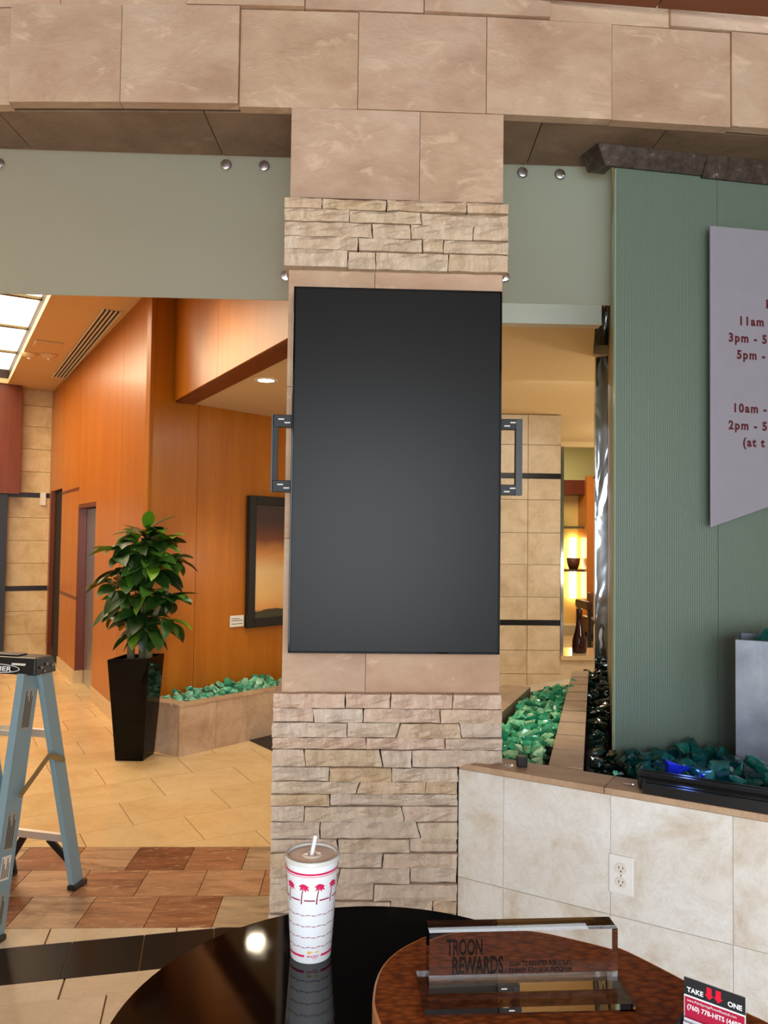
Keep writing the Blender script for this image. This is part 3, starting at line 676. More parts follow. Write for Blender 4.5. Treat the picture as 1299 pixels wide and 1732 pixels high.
MB().box(1.926, 3.3, 7.18, 7.74, 0.502, 0.542).build('sill', plain('glossy_sill', S(206, 180, 140), 0.12), sl)
YB = 13.2
def bx_(x, y): return onY(x, y, YB)
bw = thing('wall_shelf', 'back room wall with wainscot and lit frosted panel', 'wall', (4, YB, 0), kind='structure')
xa, xb = bx_(940, 900).x, bx_(989, 900).x
zt1, zt2, zt3 = bx_(970, 812).z, bx_(970, 836).z, bx_(960, 1058).z
MB().box(xa - 1.2, 5.9, YB + 0.45, YB + 0.55, 0, 3.9).build('wall_core', M['paint_wall'], bw)
MB().box(xa - 1.2, 5.9, YB + 0.02, YB + 0.45, 0, zt3).build('wainscot', plain('grey_wainscot', S(190, 180, 150), 0.6), bw)
MB().box(xa - 1.2, 5.9, YB + 0.0, YB + 0.03, zt1, bx_(970, 756).z + 0.3).build('frosted_panel', M['glass_back'], bw)
MB().box(xa - 1.2, xb, YB + 0.0, YB + 0.45, zt2, zt1).build('wood_header', M['wood_dark'], bw)
shell('ceiling_back', 'plaster ceiling of the back room', 0.26, 6.0, 9.21, 14.0, 3.5, 3.6, M['paint_cream'])
su = thing('shelf_unit', 'backlit yellow display niche with two shelves in the back room', 'shelving', (3.8, YB, zt3))
MB().box(xa - 1.0, xb + 0.2, YB + 0.40, YB + 0.44, zt3, zt2).build('back_panel', M['cream_panel'], su)
for y in (892, 965):
    z = bx_(970, y).z; MB().box(xa - 1.0, xb, YB + 0.02, YB + 0.40, z - 0.02, z + 0.02).build('shelf', M['bronze'], su)
MB().tube([(xb - 0.10, YB + 0.34, zt3 + 0.45), (xb - 0.10, YB + 0.34, zt2 - 0.75)], 0.05, 10).build('light_tube', M['niche_tube'], su)
MB().box(xb, bx_(1020, 900).x, YB - 0.12, YB + 0.40, 0, bx_(1000, 806).z).build('wood_pilaster', plain('orange_wood_pilaster', S(206, 122, 44), 0.35), su)
zsh = bx_(970, 965).z + 0.021
p = Vector((bx_(974.5, 960).x, YB + 0.17, zsh)); bwl = thing('bowl', 'dark brown wooden bowl on the lower lit shelf', 'bowl', p)
MB().lathe([(0.05, 0), (0.075, 0.0), (0.105, 0.09), (0.118, 0.19), (0.110, 0.19), (0.095, 0.09), (0.06, 0.02), (0, 0.02)], p, 24).build('bowl_body', M['bowl'], bwl, smooth=True)
z2_ = bx_(970, 892).z + 0.021; p = Vector((bx_(950, 880).x - 0.05, YB + 0.17, z2_)); vs_ = thing('vase', 'pale blue grey vase on the upper lit shelf', 'vase', p)
MB().lathe([(0.05, 0), (0.07, 0.0), (0.12, 0.12), (0.11, 0.22), (0.045, 0.30), (0.05, 0.36), (0.06, 0.38)], p, 20).build('vase_body', M['vase'], vs_, smooth=True)
# armchair
p = Vector((onZ(1000, 1085, 0.0).x + 0.15, 12.0, 0)); ac = thing('armchair', 'tan leather armchair with dark frame in the back room', 'armchair', p)
MB().box(p.x - .36, p.x + .4, p.y - .32, p.y + .30, 0.16, 0.44).build('seat', M['leather'], ac, bevel=0.04)
MB().box(p.x - .26, p.x + .4, p.y + .2, p.y + .36, 0.44, 0.80).build('backrest', M['leather'], ac, bevel=0.03)
MB().box(p.x - .45, p.x - .37, p.y - .34, p.y + .34, 0.56, 0.70).build('armrest', plain('dark_leather', S(66, 36, 18), 0.4), ac, bevel=0.03)
MB().box(p.x - .45, p.x + .45, p.y - .34, p.y + .34, 0.10, 0.158).build('base_frame', M['black'], ac)
for sx_ in (-.41, .41):
    for sy in (-.3, .3): MB().box(p.x + sx_ - .025, p.x + sx_ + .025, p.y + sy - .025, p.y + sy + .025, 0, 0.56 if sx_ < 0 else .1).build('leg', M['black'], ac)
# bottle on the sill
p = Vector((onY(980, 1100, 7.4).x, 7.4, 0.542)); bt_ = thing('bottle', 'tall dark brown glass bottle standing on the passage sill', 'bottle', p)
MB().lathe([(0.0, 0), (0.066, 0), (0.070, 0.02), (0.066, 0.12), (0.045, 0.20), (0.028, 0.29), (0.024, 0.36), (0.028, 0.375), (0.028, 0.42), (0.022, 0.42), (0.018, 0.36)], p, 24).build('bottle_body', M['bottle'], bt_, smooth=True)

# ================================================================== GLASS PANELS AND WATER WALL
YG = 3.075
def glass_panel(lab, x0, x1, z0, z1, studs):
    g = thing('glass_transom', lab, 'glass panel', ((x0 + x1) / 2, YG, z0))
    MB().box(x0, x1, YG, YG + 0.012, z0, z1).build('frosted_sheet', M['glass_frost'], g)
    for (sx_, sz) in studs:
        p = Vector((sx_, YG - 0.001, sz)); Mr = Matrix.Rotation(R_(90), 3, 'X')
        MB().lathe([(0.022, -0.001), (0.0225, 0.012), (0.019, 0.016), (0.006, 0.019), (0, 0.019)], p, 24, M=Mr).build('standoff_cap', M['chrome'], g, smooth='angle')
glass_panel('wide frosted glass panel between stone beam and elevator hall, left of column', -3.4, -0.255, 2.553, 3.16,
            [(onY(x, y, YG).x, onY(x, y, YG).z) for x, y in ((383, 281), (447, 283), (0, 279), (484, 468))])
glass_panel('narrow frosted glass panel right of column with two steel studs', 0.515, onY(1035, 400, YG).x, 2.565, 3.16,
            [(onY(x, y, YG).x, onY(x, y, YG).z) for x, y in ((883, 294), (946, 297))] + [(0.585, onY(855, 470, YG).z)])

ww = thing('water_wall', 'tall reeded green glass water wall with steel edge at right', 'water wall', (1.2, 3.0, 0.75))
g0 = Vector((0.997, 2.94, 0)); gd = Vector((math.cos(R_(8)), math.sin(R_(8)), 0)); gn = Vector((gd.y, -gd.x, 0))   # gn faces the viewer
def wpt(s_, d, z): return g0 + gd * s_ + gn * d + Vector((0, 0, z))
def wbox(s0, s1, d0, d1, z0, z1): return MB().hexa([wpt(s0, d0, z0), wpt(s1, d0, z0), wpt(s1, d1, z0), wpt(s0, d1, z0)], [wpt(s0, d0, z1), wpt(s1, d0, z1), wpt(s1, d1, z1), wpt(s0, d1, z1)])
def onW(x, y): return onP(x, y, g0, gn)
def sW(x, y): return (onW(x, y) - g0).dot(gd)
sj1 = sW(1214, 700)
for s0, s1 in ((0.0, sj1 - .001), (sj1 + .001, sj1 + .5), (sj1 + .502, 2.2)):
    wbox(s0, s1, -0.012, 0.0, 0.70, 3.10).build('reeded_sheet', M['glass_water'], ww)
wbox(0.24, 2.2, -0.30, -0.28, 0.70, 3.10).build('backing', plain('grey_green_backing', S(120, 140, 126), 0.6), ww)
t0, t1 = sW(1040, 275), sW(1130, 280)
sq = 0.36
for s0, s1, z0 in ((-0.02, sq, 3.063), (sq + .002, 2.2, 3.055)):
    MB().hexa([wpt(s0, 0.0, z0), wpt(s1, 0.0, z0), wpt(s1, 0.012, z0), wpt(s0, 0.012, z0)], [wpt(s0, 0.0, 3.127), wpt(s1, 0.0, 3.127), wpt(s1, 0.05, 3.127), wpt(s0, 0.05, 3.127)]).build('top_trim', M['trimmetal'], ww)
MB().hexa([wpt(-0.02, 0.012, 3.063), wpt(-0.02, -0.06, 3.063), wpt(-0.09, -0.06, 3.063), wpt(-0.05, 0.012, 3.063)],
          [wpt(-0.02, 0.05, 3.127), wpt(-0.02, -0.06, 3.127), wpt(-0.12, -0.06, 3.127), wpt(-0.10, 0.05, 3.127)]).build('end_bracket', M['trimmetal'], ww)
wbox(-0.004, -0.0005, -0.014, 0.001, 0.70, 3.06).build('edge_strip', plain('green_glass_edge', S(150, 168, 140), 0.2), ww)
# side of the water wall runs back to a polished post
pA = Vector((1.006, 2.975, 0)); pB = Vector((1.592, 4.84, 0))
e_ = (pB - pA).normalized(); no = Vector((e_.y, -e_.x, 0))
MB().hexa([pA, pB, pB + no * .02, pA + no * .02], [p + Vector((0, 0, 3.1)) for p in (pA, pB, pB + no * .02, pA + no * .02)]).build('side_panel', plain('brown_steel_side', S(104, 100, 80), 0.4, 0.3), ww)
q0 = onZ(1006, 1131, 0.80); q1 = onZ(1029, 1131, 0.80)
yk = q0.y - .30 * (q1.x + .02 - q0.x)
MB().hexa([(q0.x, q0.y, .45), (q1.x + .02, yk, .45), (q1.x + .02, yk + .03, .45), (q0.x, q0.y + .03, .45)],
          [(q0.x, q0.y, 3.5), (q1.x + .02, yk, 3.5), (q1.x + .02, yk + .03, 3.5), (q0.x, q0.y + .03, 3.5)]).build('steel_post', M['wavy'], ww)

# sign on the water wall
sg0 = wpt(0, 0.05, 0)
def onS(x, y): return onP(x, y, sg0, gn)
c = [onS(1201, 383), onS(1199, 892)]
s_l = ((c[0] - sg0).dot(gd) + (c[1] - sg0).dot(gd)) / 2
ztop, zl = c[0].z, c[1].z; pr_ = onS(1299, 857); slope = (pr_.z - zl) / ((pr_ - sg0).dot(gd) - s_l)
sg = thing('sign_board', 'lavender grey opening hours sign with dark red lettering on the water wall', 'sign', wpt(s_l, 0.05, zl))
def spt(s_, d, z): return wpt(s_, 0.05 + d, z)
s_r = s_l + 0.62
MB().hexa([spt(s_l, 0, zl), spt(s_r, 0, zl + slope * .62), spt(s_r, .008, zl + slope * .62), spt(s_l, .008, zl)],
          [spt(s_l, 0, ztop), spt(s_r, 0, ztop), spt(s_r, .008, ztop), spt(s_l, .008, ztop)]).build('panel', plain('lavender_acrylic', S(150, 146, 154), 0.25), sg, bevel=0.001)
for zz_ in (zl + .25, ztop - .1):
    MB().bar(wpt(s_l + .3, 0, zz_), wpt(s_l + .3, 0.0495, zz_), .02, .02).build('standoff', M['chrome'], sg)
ink = plain('dark_red_ink', S(84, 22, 26), 0.5, noise=0)
for (s_, x, y) in (('M', 1293, 522), ('11am -', 1247, 550), ('3pm - 5pm', 1230, 578), ('5pm -', 1244, 607), ('10am -', 1237, 697), ('2pm - 5pm', 1230, 726), ('(at t', 1254, 755)):
    p = onS(x, y); p = spt((p - sg0).dot(gd), 0.0086, p.z)
    text(s_, 0.047, frame(p, gd, (0, 0, 1)), 'lettering', ink, sg, sx=0.92, spacing=1.24, bold=0.0020)

# ================================================================== LOW WALL, TROUGHS, ROCKS
ZL = 0.841
lw = thing('wall_low', 'low white travertine tiled wall running from the column towards the right', 'wall', (0.7, 2.4, 0), kind='structure')
L0 = Vector((0.366, 2.668, 0)); L1 = Vector((1.171, 2.165, 0)); ld = (L1 - L0).normalized(); ln = Vector((-ld.y, ld.x, 0))   # ln points back
def lpt(s_, d, z): return L0 + ld * s_ + ln * d + Vector((0, 0, z))
def lbox(s0, s1, d0, d1, z0, z1): return MB().hexa([lpt(s0, d0, z0), lpt(s1, d0, z0), lpt(s1, d1, z0), lpt(s0, d1, z0)], [lpt(s0, d0, z1), lpt(s1, d0, z1), lpt(s1, d1, z1), lpt(s0, d1, z1)])
lbox(0.0, 3.2, 0.0006 + 0.0014, 0.12, 0, ZL - 0.0205).build('wall_core', plain('pale_grout', S(206, 200, 188), 0.9), lw)
def sL(x, y): return (onP(x, y, L0, ln) - L0).dot(ld)
js = [0.0, sL(852, 1400), sL(1033, 1430), sL(1240, 1480)]; js += [js[-1] + .36 * k for k in range(1, 7)]
for a, b in zip(js, js[1:]):
    for z0, z1 in ((0, 0.078), (0.08, 0.457), (0.46, ZL - 0.021)):
        lbox(a + .0007, b - .0007, -0.002, 0.0018, z0, z1).build('travertine_tile', M['wall_trav'], lw)
cj = [0.0, sL(1033, 1333) - .02]; cj += [cj[-1] + .62 * k for k in range(1, 5)]
for a, b in zip(cj, cj[1:]):
    lbox(a + .001, b - .001, -0.0035, 0.135, ZL - 0.02, ZL).build('cap_tile', M['cap_trav'], lw, bevel=0.002)
# outlet
oc = onP(1051.5, 1479, L0, ln); so, zo = (oc - L0).dot(ld), oc.z
ol = thing('outlet', 'white duplex power outlet on the low travertine wall', 'outlet', lpt(so, 0, zo))
lbox(so - .037, so + .037, -0.0082, -0.0022, zo - .058, zo + .058).build('cover_plate', M['white'], ol, bevel=0.003)
for dz in (-.021, .021):
    q = MB(); Mx = Matrix((ld, (0, 0, 1), -ln)).transposed()
    q.lathe([(0.017, 0.0), (0.0165, 0.003), (0, 0.003)], lpt(so, -0.0082, zo + dz), 20, M=Mx); o = q.build('socket', M['offwhite'], ol)
    for ds, hh in ((-.006, .008), (.006, .0065)): lbox(so + ds - .001, so + ds + .001, -0.0119, -0.0112, zo + dz - hh / 2 + .003, zo + dz + hh / 2 + .003).build('slot', M['dark'], o)
    lbox(so - .002, so + .002, -0.0119, -0.0112, zo + dz - .010, zo + dz - .006).build('slot', M['dark'], o)
lbox(so - .002, so + .002, -0.0094, -0.0082, zo - .002, zo + .002).build('screw', M['chrome'], ol)

tr = thing('trough', 'raised stone trough with tan rims holding green glass rocks behind the low wall', 'trough', (0.9, 3.4, 0))
D0 = [Vector((0.667, 2.64, 0)), Vector((0.775, 2.60, 0)), Vector((1.395, 4.575, 0)), Vector((1.295, 4.57, 0))]
NS = 9
for k in range(NS):
    a, b = k / NS, (k + 1) / NS
    P = lambda i, j, t: D0[i].lerp(D0[j], t)
    q = [P(0, 3, a + .004), P(1, 2, a + .004), P(1, 2, b - .004), P(0, 3, b - .004)]
    MB().prism([tuple(p.xy) for p in q], ZL - 0.03, ZL - 0.001).build('rim_tile', M['cap_trav'], tr, bevel=0.0015)
MB().prism([tuple(p.xy) for p in [D0[0].lerp(D0[3], .03) + Vector((.01, 0, 0)), D0[1].lerp(D0[2], .03) - Vector((.01, 0, 0)), D0[2] - Vector((.01, 0.01, 0)), D0[3] + Vector((.01, -0.01, 0))]], 0, ZL - 0.031).build('divider_body', M['planter_trav'], tr)
lf = [Vector((0.53, 3.12, 0)), Vector((0.665, 3.46, 0)), Vector((0.93, 4.06, 0)), Vector((0.80, 4.13, 0)), Vector((0.53, 3.52, 0))]
for a, b in ((0.0, .5), (.5, 1.0)):
    A0 = lf[1].lerp(lf[2], a); A1 = lf[1].lerp(lf[2], b); B1 = lf[4].lerp(lf[3], b); B0_ = lf[4].lerp(lf[3], a)
    MB().prism([tuple(p.xy) for p in (A0, A1, B1, B0_)], 0, ZL - 0.002).build('rim_tile', M['cap_trav'], tr, bevel=0.0015)
MB().prism([(0.525, 3.07), (0.54, 3.07), (0.664, 3.455), (0.53, 3.515)], 0, ZL - 0.002).build('rim_tile', M['cap_trav'], tr)
MB().prism([(0.80, 4.135), (0.935, 4.07), (1.28, 4.36), (1.24, 4.46)], 0, ZL - 0.03).build('rim_tile', M['c_trav'], tr)
MB().prism([(0.54, 2.78), (0.72, 2.70), (1.28, 4.34), (0.95, 4.05), (0.54, 3.1)], 0, 0.72).build('bed_base', M['dark'], tr)
rb_ = thing('side_rock_tray', 'dark narrow tray under the dark green rocks beside the water wall edge', 'tray', (1.1, 3.4, 0))
MB().prism([(0.80, 2.62), (0.93, 2.62), (0.985, 2.97), (1.575, 4.80), (1.41, 4.80)], 0, 0.72).build('bed_base', M['dark'], rb_)

def rock_mesh(name, mat, seed, n=16, flat=0.75, cut=False):
    rnd = random.Random(seed); bm = bmesh.new()
    for i in range(n):
        v = Vector((rnd.gauss(0, 1), rnd.gauss(0, 1), rnd.gauss(0, 1))).normalized() * rnd.uniform(0.75, 1.0)
        bm.verts.new((v.x, v.y * rnd.uniform(.8, 1), v.z * flat))
    r = bmesh.ops.convex_hull(bm, input=bm.verts)
    bmesh.ops.delete(bm, geom=[v for v in bm.verts if not v.link_faces], context='VERTS')
    if cut:
        bmesh.ops.subdivide_edges(bm, edges=bm.edges[:], cuts=1, use_grid_fill=True)
        for v in bm.verts:
            v.co *= rnd.uniform(0.84, 1.10)
        bmesh.ops.triangulate(bm, faces=bm.faces[:])
    me = bpy.data.meshes.new(name); bm.to_mesh(me); bm.free(); me.materials.append(mat); return me
def rubble(name, mat, pts, r0, r1, parent, seed):      # the small pieces under and between the single rocks, joined
    rnd = random.Random(seed); mes = [rock_mesh('rubble_piece', mat, seed * 70 + i, 12) for i in range(5)]; mb = MB(); off = ORIG.get(parent.name, Vector((0, 0, 0)))
    for p in pts:
        me = rnd.choice(mes); r_ = rnd.uniform(r0, r1); E_ = Matrix.Rotation(rnd.uniform(0, 6.3), 3, 'Z') @ Matrix.Rotation(rnd.uniform(-1, 1), 3, 'X')
        mb.add([Vector(p) + E_ @ v.co * r_ for v in me.vertices], [tuple(f.vertices) for f in me.polygons])
    for me in mes: bpy.data.meshes.remove(me)
    o = mb.build(name, mat, parent); o['kind'] = 'stuff'; return o
def rocks(kind, mat, pts, r0, r1, label, group, seed):
    rnd = random.Random(seed); mes = [rock_mesh('glass_rock', mat, seed * 50 + i, (9, 12, 10, 13)[i % 4], 0.72, True) for i in range(10)]
    for p in pts:
        o = bpy.data.objects.new('glass_rock', rnd.choice(mes)); C.objects.link(o); o.location = p
        s_ = rnd.uniform(r0, r1); o.scale = (s_ * rnd.uniform(.85, 1.25), s_ * rnd.uniform(.85, 1.2), s_ * rnd.uniform(.8, 1.1))
        o.rotation_euler = (rnd.uniform(-.5, .5), rnd.uniform(-.5, .5), rnd.uniform(0, 6.28)); setp(o, label, 'glass rock', group)
def inside(p, poly):
    c_ = False; n = len(poly)
    for i in range(n):
        (x0, y0), (x1, y1) = poly[i], poly[(i + 1) % n]
        if (y0 > p[1]) != (y1 > p[1]) and p[0] < (x1 - x0) * (p[1] - y0) / (y1 - y0) + x0: c_ = not c_
    return c_
def scatter(poly, d, z, zj, seed, maxn=300, mound=0.0):
    rnd = random.Random(seed); xs_ = [p[0] for p in poly]; ys_ = [p[1] for p in poly]; out = []; tries = 0
    while tries < 9000 and len(out) < maxn:
        tries += 1; p = (rnd.uniform(min(xs_), max(xs_)), rnd.uniform(min(ys_), max(ys_)))
        if inside(p, poly) and all((p[0] - q[0]) ** 2 + (p[1] - q[1]) ** 2 > d * d for q in out): out.append(p)
    return [Vector((x, y, z + rnd.uniform(-zj, zj))) for x, y in out]
gp = [(0.565, 2.81), (0.675, 2.78), (1.225, 4.29), (0.96, 4.03), (0.70, 3.44), (0.58, 3.12)]
rubble('glass_rubble', M['rock_green'], scatter(gp, 0.026, 0.795, 0.008, 33, 600), 0.018, 0.028, tr, 33)
rocks('g', M['rock_green'], scatter(gp, 0.043, 0.818, 0.012, 3, 120), 0.028, 0.044, 'bright green glass rock in the lit trough right of the column', 'green glass rocks in the trough', 3)
dp = [(0.83, 2.62), (0.96, 2.70), (0.985, 3.02), (1.575, 4.78), (1.44, 4.78)]
rubble('glass_rubble', M['rock_dark'], scatter(dp, 0.028, 0.785, 0.010, 34, 600), 0.018, 0.030, rb_, 34)
rocks('d', M['rock_dark'], scatter(dp, 0.052, 0.806, 0.012, 4, 60), 0.026, 0.042, 'dark green glass rock along the steel edge of the water wall', 'dark glass rocks beside the water wall', 4)
# bed in front of the water wall
fb = [tuple(lpt(0.62, 0.16, 0).xy), tuple(lpt(1.12, 0.16, 0).xy), (1.45, 2.50), (1.40, 2.66), tuple(wpt(0.40, 0.05, 0).xy), tuple(wpt(0.0, 0.05, 0).xy)]
bb = thing('rock_tray', 'dark tray under the teal glass rocks behind the black rails', 'tray', (1.2, 2.6, 0))
MB().prism([tuple(lpt(0.64, 0.13, 0).xy), tuple(lpt(2.3, 0.13, 0).xy), tuple(wpt(1.2, 0.005, 0).xy), tuple(wpt(0.02, 0.005, 0).xy)], 0, 0.755).build('tray_base', M['dark'], bb)
BL = onZ(1139, 1303, 0.86)
rubble('glass_rubble', M['rock_teal'], scatter(fb, 0.035, 0.785, 0.010, 36, 300), 0.022, 0.036, bb, 36)
pts = [p for p in scatter(fb, 0.058, 0.825, 0.016, 6, 60) if (p.xy - BL.xy).length > 0.055]
rocks('t', M['rock_teal'], pts, 0.034, 0.055, 'teal glass rock piled at the foot of the water wall', 'teal glass rocks at the water wall', 6)
extra = [onY(x, y, Y) for x, y, Y in ((1185, 1290, 2.72), (1100, 1298, 2.62), (1215, 1300, 2.6), (1235, 1293, 2.66))]
rocks('t', M['rock_teal'], extra, 0.045, 0.06, 'teal glass rock piled at the foot of the water wall', 'teal glass rocks at the water wall', 8)
rm = rock_mesh('blue_rock', M['rock_blue'], 91, 11, 0.9, True)
for (q, s_, lab) in ((onZ(1140, 1302, 0.85), 0.058, 'bright blue lit glass rock, the larger one behind the black rails'), (onZ(1193, 1318, 0.84), 0.035, 'small blue lit glass rock right of the large blue one')):
    o = bpy.data.objects.new('blue_lit_glass_rock', rm); C.objects.link(o); o.location = q; o.scale = (s_, s_, s_ * .9); setp(o, lab, 'glass rock')
lamp('blue_accent_light', 'POINT', tuple(onZ(1140, 1302, 0.85) + Vector((0.02, -0.05, 0.08))), 0.5, (0.15, 0.25, 1.0), 0.015)
q = onZ(1040, 1308, ZL + .012); o = bpy.data.objects.new('glass_chip', rock_mesh('glass_chip', M['rock_mint'], 77)); C.objects.link(o); o.location = q; o.scale = (.016, .014, .014)
setp(o, 'small pale mint glass chip lying on the cap of the low wall', 'glass chip')

# brushed steel box with rocks
sbx = thing('steel_planter', 'square brushed steel planter standing among the teal glass rocks', 'planter', (1.45, 2.72, 0.76))
c0 = onY(1243, 1081, 2.70); zt_ = c0.z
bd2 = Vector((math.cos(R_(-29)), math.sin(R_(-29)), 0)); bn2 = Vector((-bd2.y, bd2.x, 0)); b0 = Vector((c0.x, 2.70, 0))
def kpt(u, v, z): p = b0 + bd2 * u + bn2 * v; return Vector((p.x, p.y, z))
SBW = 0.30
for (u0, u1, v0, v1) in ((0, SBW, 0, .012), (0, SBW, SBW - .062, SBW - .05), (0, .012, .012, SBW - .062), (SBW - .012, SBW, .012, SBW - .062)):
    MB().hexa([kpt(u0, v0, .757), kpt(u1, v0, .757), kpt(u1, v1, .757), kpt(u0, v1, .757)], [kpt(u0, v0, zt_), kpt(u1, v0, zt_), kpt(u1, v1, zt_), kpt(u0, v1, zt_)]).build('steel_side', M['steelbox'], sbx, bevel=0.002)
MB().hexa([kpt(.012, .012, zt_ - .06), kpt(SBW - .012, .012, zt_ - .06), kpt(SBW - .012, .23, zt_ - .06), kpt(.012, .23, zt_ - .06)], [kpt(.012, .012, zt_ - .03), kpt(SBW - .012, .012, zt_ - .03), kpt(SBW - .012, .23, zt_ - .03), kpt(.012, .23, zt_ - .03)]).build('fill', M['dark'], sbx)
rocks('t', M['rock_teal'], [kpt(.10, .10, zt_ + .0), kpt(.17, .06, zt_ + .005), kpt(.2, .14, zt_ + .012), kpt(.13, .17, zt_)], 0.05, 0.062, 'teal glass rock heaped on the brushed steel planter', 'teal rocks on the steel planter', 9)

# black rails lying on the wall cap
r_s0 = sL(1078, 1330)
labs = ['black metal track rail lying nearest the front edge of the low wall cap', 'middle one of the three black metal track rails on the low wall', 'tallest black track rail, against the teal glass rocks']
for i, (d, z, ds) in enumerate(((0.020, ZL, 0.02), (0.062, ZL, 0.0), (0.100, ZL, -0.01))):
    o = thing('track_rail', labs[i], 'rail', lpt(r_s0 + ds + .7, d, z), 'black rails on the low wall')
    s0, s1 = r_s0 + ds, r_s0 + 1.7; wd = 0.018; h = 0.030 if i < 2 else 0.042
    ch = MB()
    for q in ((d - wd, d + wd, z + .0005, z + .005), (d - wd, d - wd + .004, z + .005, z + h), (d + wd - .004, d + wd, z + .005, z + h), (d - wd + .004, d - .007, z + h - .004, z + h), (d + .007, d + wd - .004, z + h - .004, z + h)):
        ch.hexa([lpt(s0, q[0], q[2]), lpt(s1, q[0], q[2]), lpt(s1, q[1], q[2]), lpt(s0, q[1], q[2])], [lpt(s0, q[0], q[3]), lpt(s1, q[0], q[3]), lpt(s1, q[1], q[3]), lpt(s0, q[1], q[3])])
    ch.build('channel', M['black_metal'], o)
    lbox(s0 - .006, s0 - .0005, d - wd, d + wd, z + .0005, z + h).build('end_cap', M['black'], o)
o = thing('screw', 'small loose steel screw lying on the low wall beside the rails', 'screw', lpt(r_s0 - .05, .06, ZL))
MB().tube([lpt(r_s0 - .055, .055, ZL + .004), lpt(r_s0 - .028, .06, ZL + .004)], .003, 8).build('shank', M['chrome'], o)
MB().tube([lpt(r_s0 - .028, .06, ZL + .005), lpt(r_s0 - .024, .061, ZL + .005)], .0055, 10).build('screw_head', M['chrome'], o)
p = onZ(885, 1299, ZL); o = thing('cable_clip', 'small black ribbed plastic connector on the cap near the column', 'connector', p)
MB().box(p.x - .019, p.x + .015, p.y, p.y + .03, ZL + .0005, ZL + .036).build('clip_body', M['black'], o, bevel=0.004)
for k in range(4): MB().box(p.x - .017 + k * .008, p.x - .013 + k * .008, p.y - .0015, p.y, ZL + .004, ZL + .033).build('rib', M['black_metal'], o)
p = onZ(862, 1298, ZL + .006); o = bpy.data.objects.new('glass_chip', rock_mesh('clear_chip', M['acrylic'], 55)); C.objects.link(o); o.location = p + Vector((0, 0.006, 0.006)); o.scale = (.016, .012, .012)
setp(o, 'clear crumpled glass chip left of the black connector', 'glass chip')

# ---- stone planter of mint rocks by wall B
f0 = Vector((-1.262, 5.745, 0)); PZ = 0.375
def ppt(s_, d, z): return f0 + bd * s_ + bo * d + Vector((0, 0, z))
def pbox(s0, s1, d0, d1, z0, z1, sk=0.0): return MB().hexa([ppt(s0 - sk * d0, d0, z0), ppt(s1, d0, z0), ppt(s1, d1, z0), ppt(s0 - sk * d1, d1, z0)], [ppt(s0 - sk * d0, d0, z1), ppt(s1, d0, z1), ppt(s1, d1, z1), ppt(s0 - sk * d1, d1, z1)])
dB = (BC - f0).dot(bo) - 0.004
sp = thing('stone_planter', 'long low travertine planter of mint glass rocks under the painting', 'planter', f0)
kk = [0.0, sL(1, 1) * 0 + 0.325, 0.62, 1.05, 1.5, 2.0]
for a, b in zip(kk, kk[1:]): pbox(a + .001, b - .001, 0.0, 0.02, 0, PZ - .021).build('side_tile', M['planter_trav'], sp, bevel=.0015)
pbox(0.0, 0.02, 0.021, dB, 0, PZ - .021, 0.18).build('end_tile', M['planter_trav'], sp)
for a, b in zip(kk, kk[1:]): pbox(a + .001 - (.004 if a == 0 else 0), b - .001, -0.004, 0.085, PZ - .02, PZ).build('cap_tile', M['cap_trav'], sp, bevel=.002)
pbox(-0.004, 0.11, 0.086, dB, PZ - .02, PZ, 0.18).build('cap_tile', M['cap_trav'], sp, bevel=.002)
pbox(0.02, 2.0, 0.03, dB, 0, PZ - .07).build('bed_base', M['dark'], sp)
pp = [tuple(ppt(*q, 0).xy) for q in ((0.10, .115), (1.15, .115), (1.15, dB - .03), (0.06, dB - .03))]
rubble('glass_rubble', M['rock_mint'], scatter(pp, 0.04, PZ - .02, 0.01, 37, 300), 0.03, 0.045, sp, 37)
rocks('m', M['rock_mint'], scatter(pp, 0.062, PZ + .018, 0.022, 12, 62), 0.036, 0.058, 'mint green glass rock in the low stone planter', 'mint glass rocks in the stone planter', 12)
poly = [tuple(onZ(x, y, 0).xy) for x, y in ((418, 1251), (462, 1271), (500, 1262), (470, 1240))]
o = setp(MB().prism(poly, 0.0005, 0.006).build('floor_mat', M['black_metal']), 'dark floor mat corner beside the low stone planter', 'mat')

# ================================================================== TV AND MOUNT
TX0, TX1, TZ0, TZ1, TY = -0.2205, 0.4935, 1.2165, 2.459, 2.62
tv = thing('television', 'large black portrait flat screen hanging on the stone column', 'television', ((TX0 + TX1) / 2, TY, TZ0))
MB().box(TX0 + .004, TX1 - .004, TY + .006, TY + .035, TZ0 + .004, TZ1 - .004).build('housing', M['black'], tv, bevel=.003)
for q in ((TX0, TX0 + .007, TZ0, TZ1), (TX1 - .007, TX1, TZ0, TZ1), (TX0 + .007, TX1 - .007, TZ0, TZ0 + .007), (TX0 + .007, TX1 - .007, TZ1 - .007, TZ1)):
    MB().box(q[0], q[1], TY - .002, TY + .03, q[2], q[3]).build('bezel', M['black_gloss'], tv, bevel=.0015)
MB().box(TX0 + .007, TX1 - .007, TY, TY + .005, TZ0 + .007, TZ1 - .007).build('screen', M['screen'], tv)
mo = thing('screen_mount', 'black metal wall bracket with slotted arms showing either side of the screen', 'wall mount', (0.13, 2.68, 1.77))
ym = 2.664
MB().box(-0.10, 0.37, ym - .004, ym + .034, 1.72, 2.06).build('back_plate', M['black_metal'], mo)
mount_mat = plain('grey_black_bracket', S(34, 36, 38), 0.5, 0.0, spec=0.3)
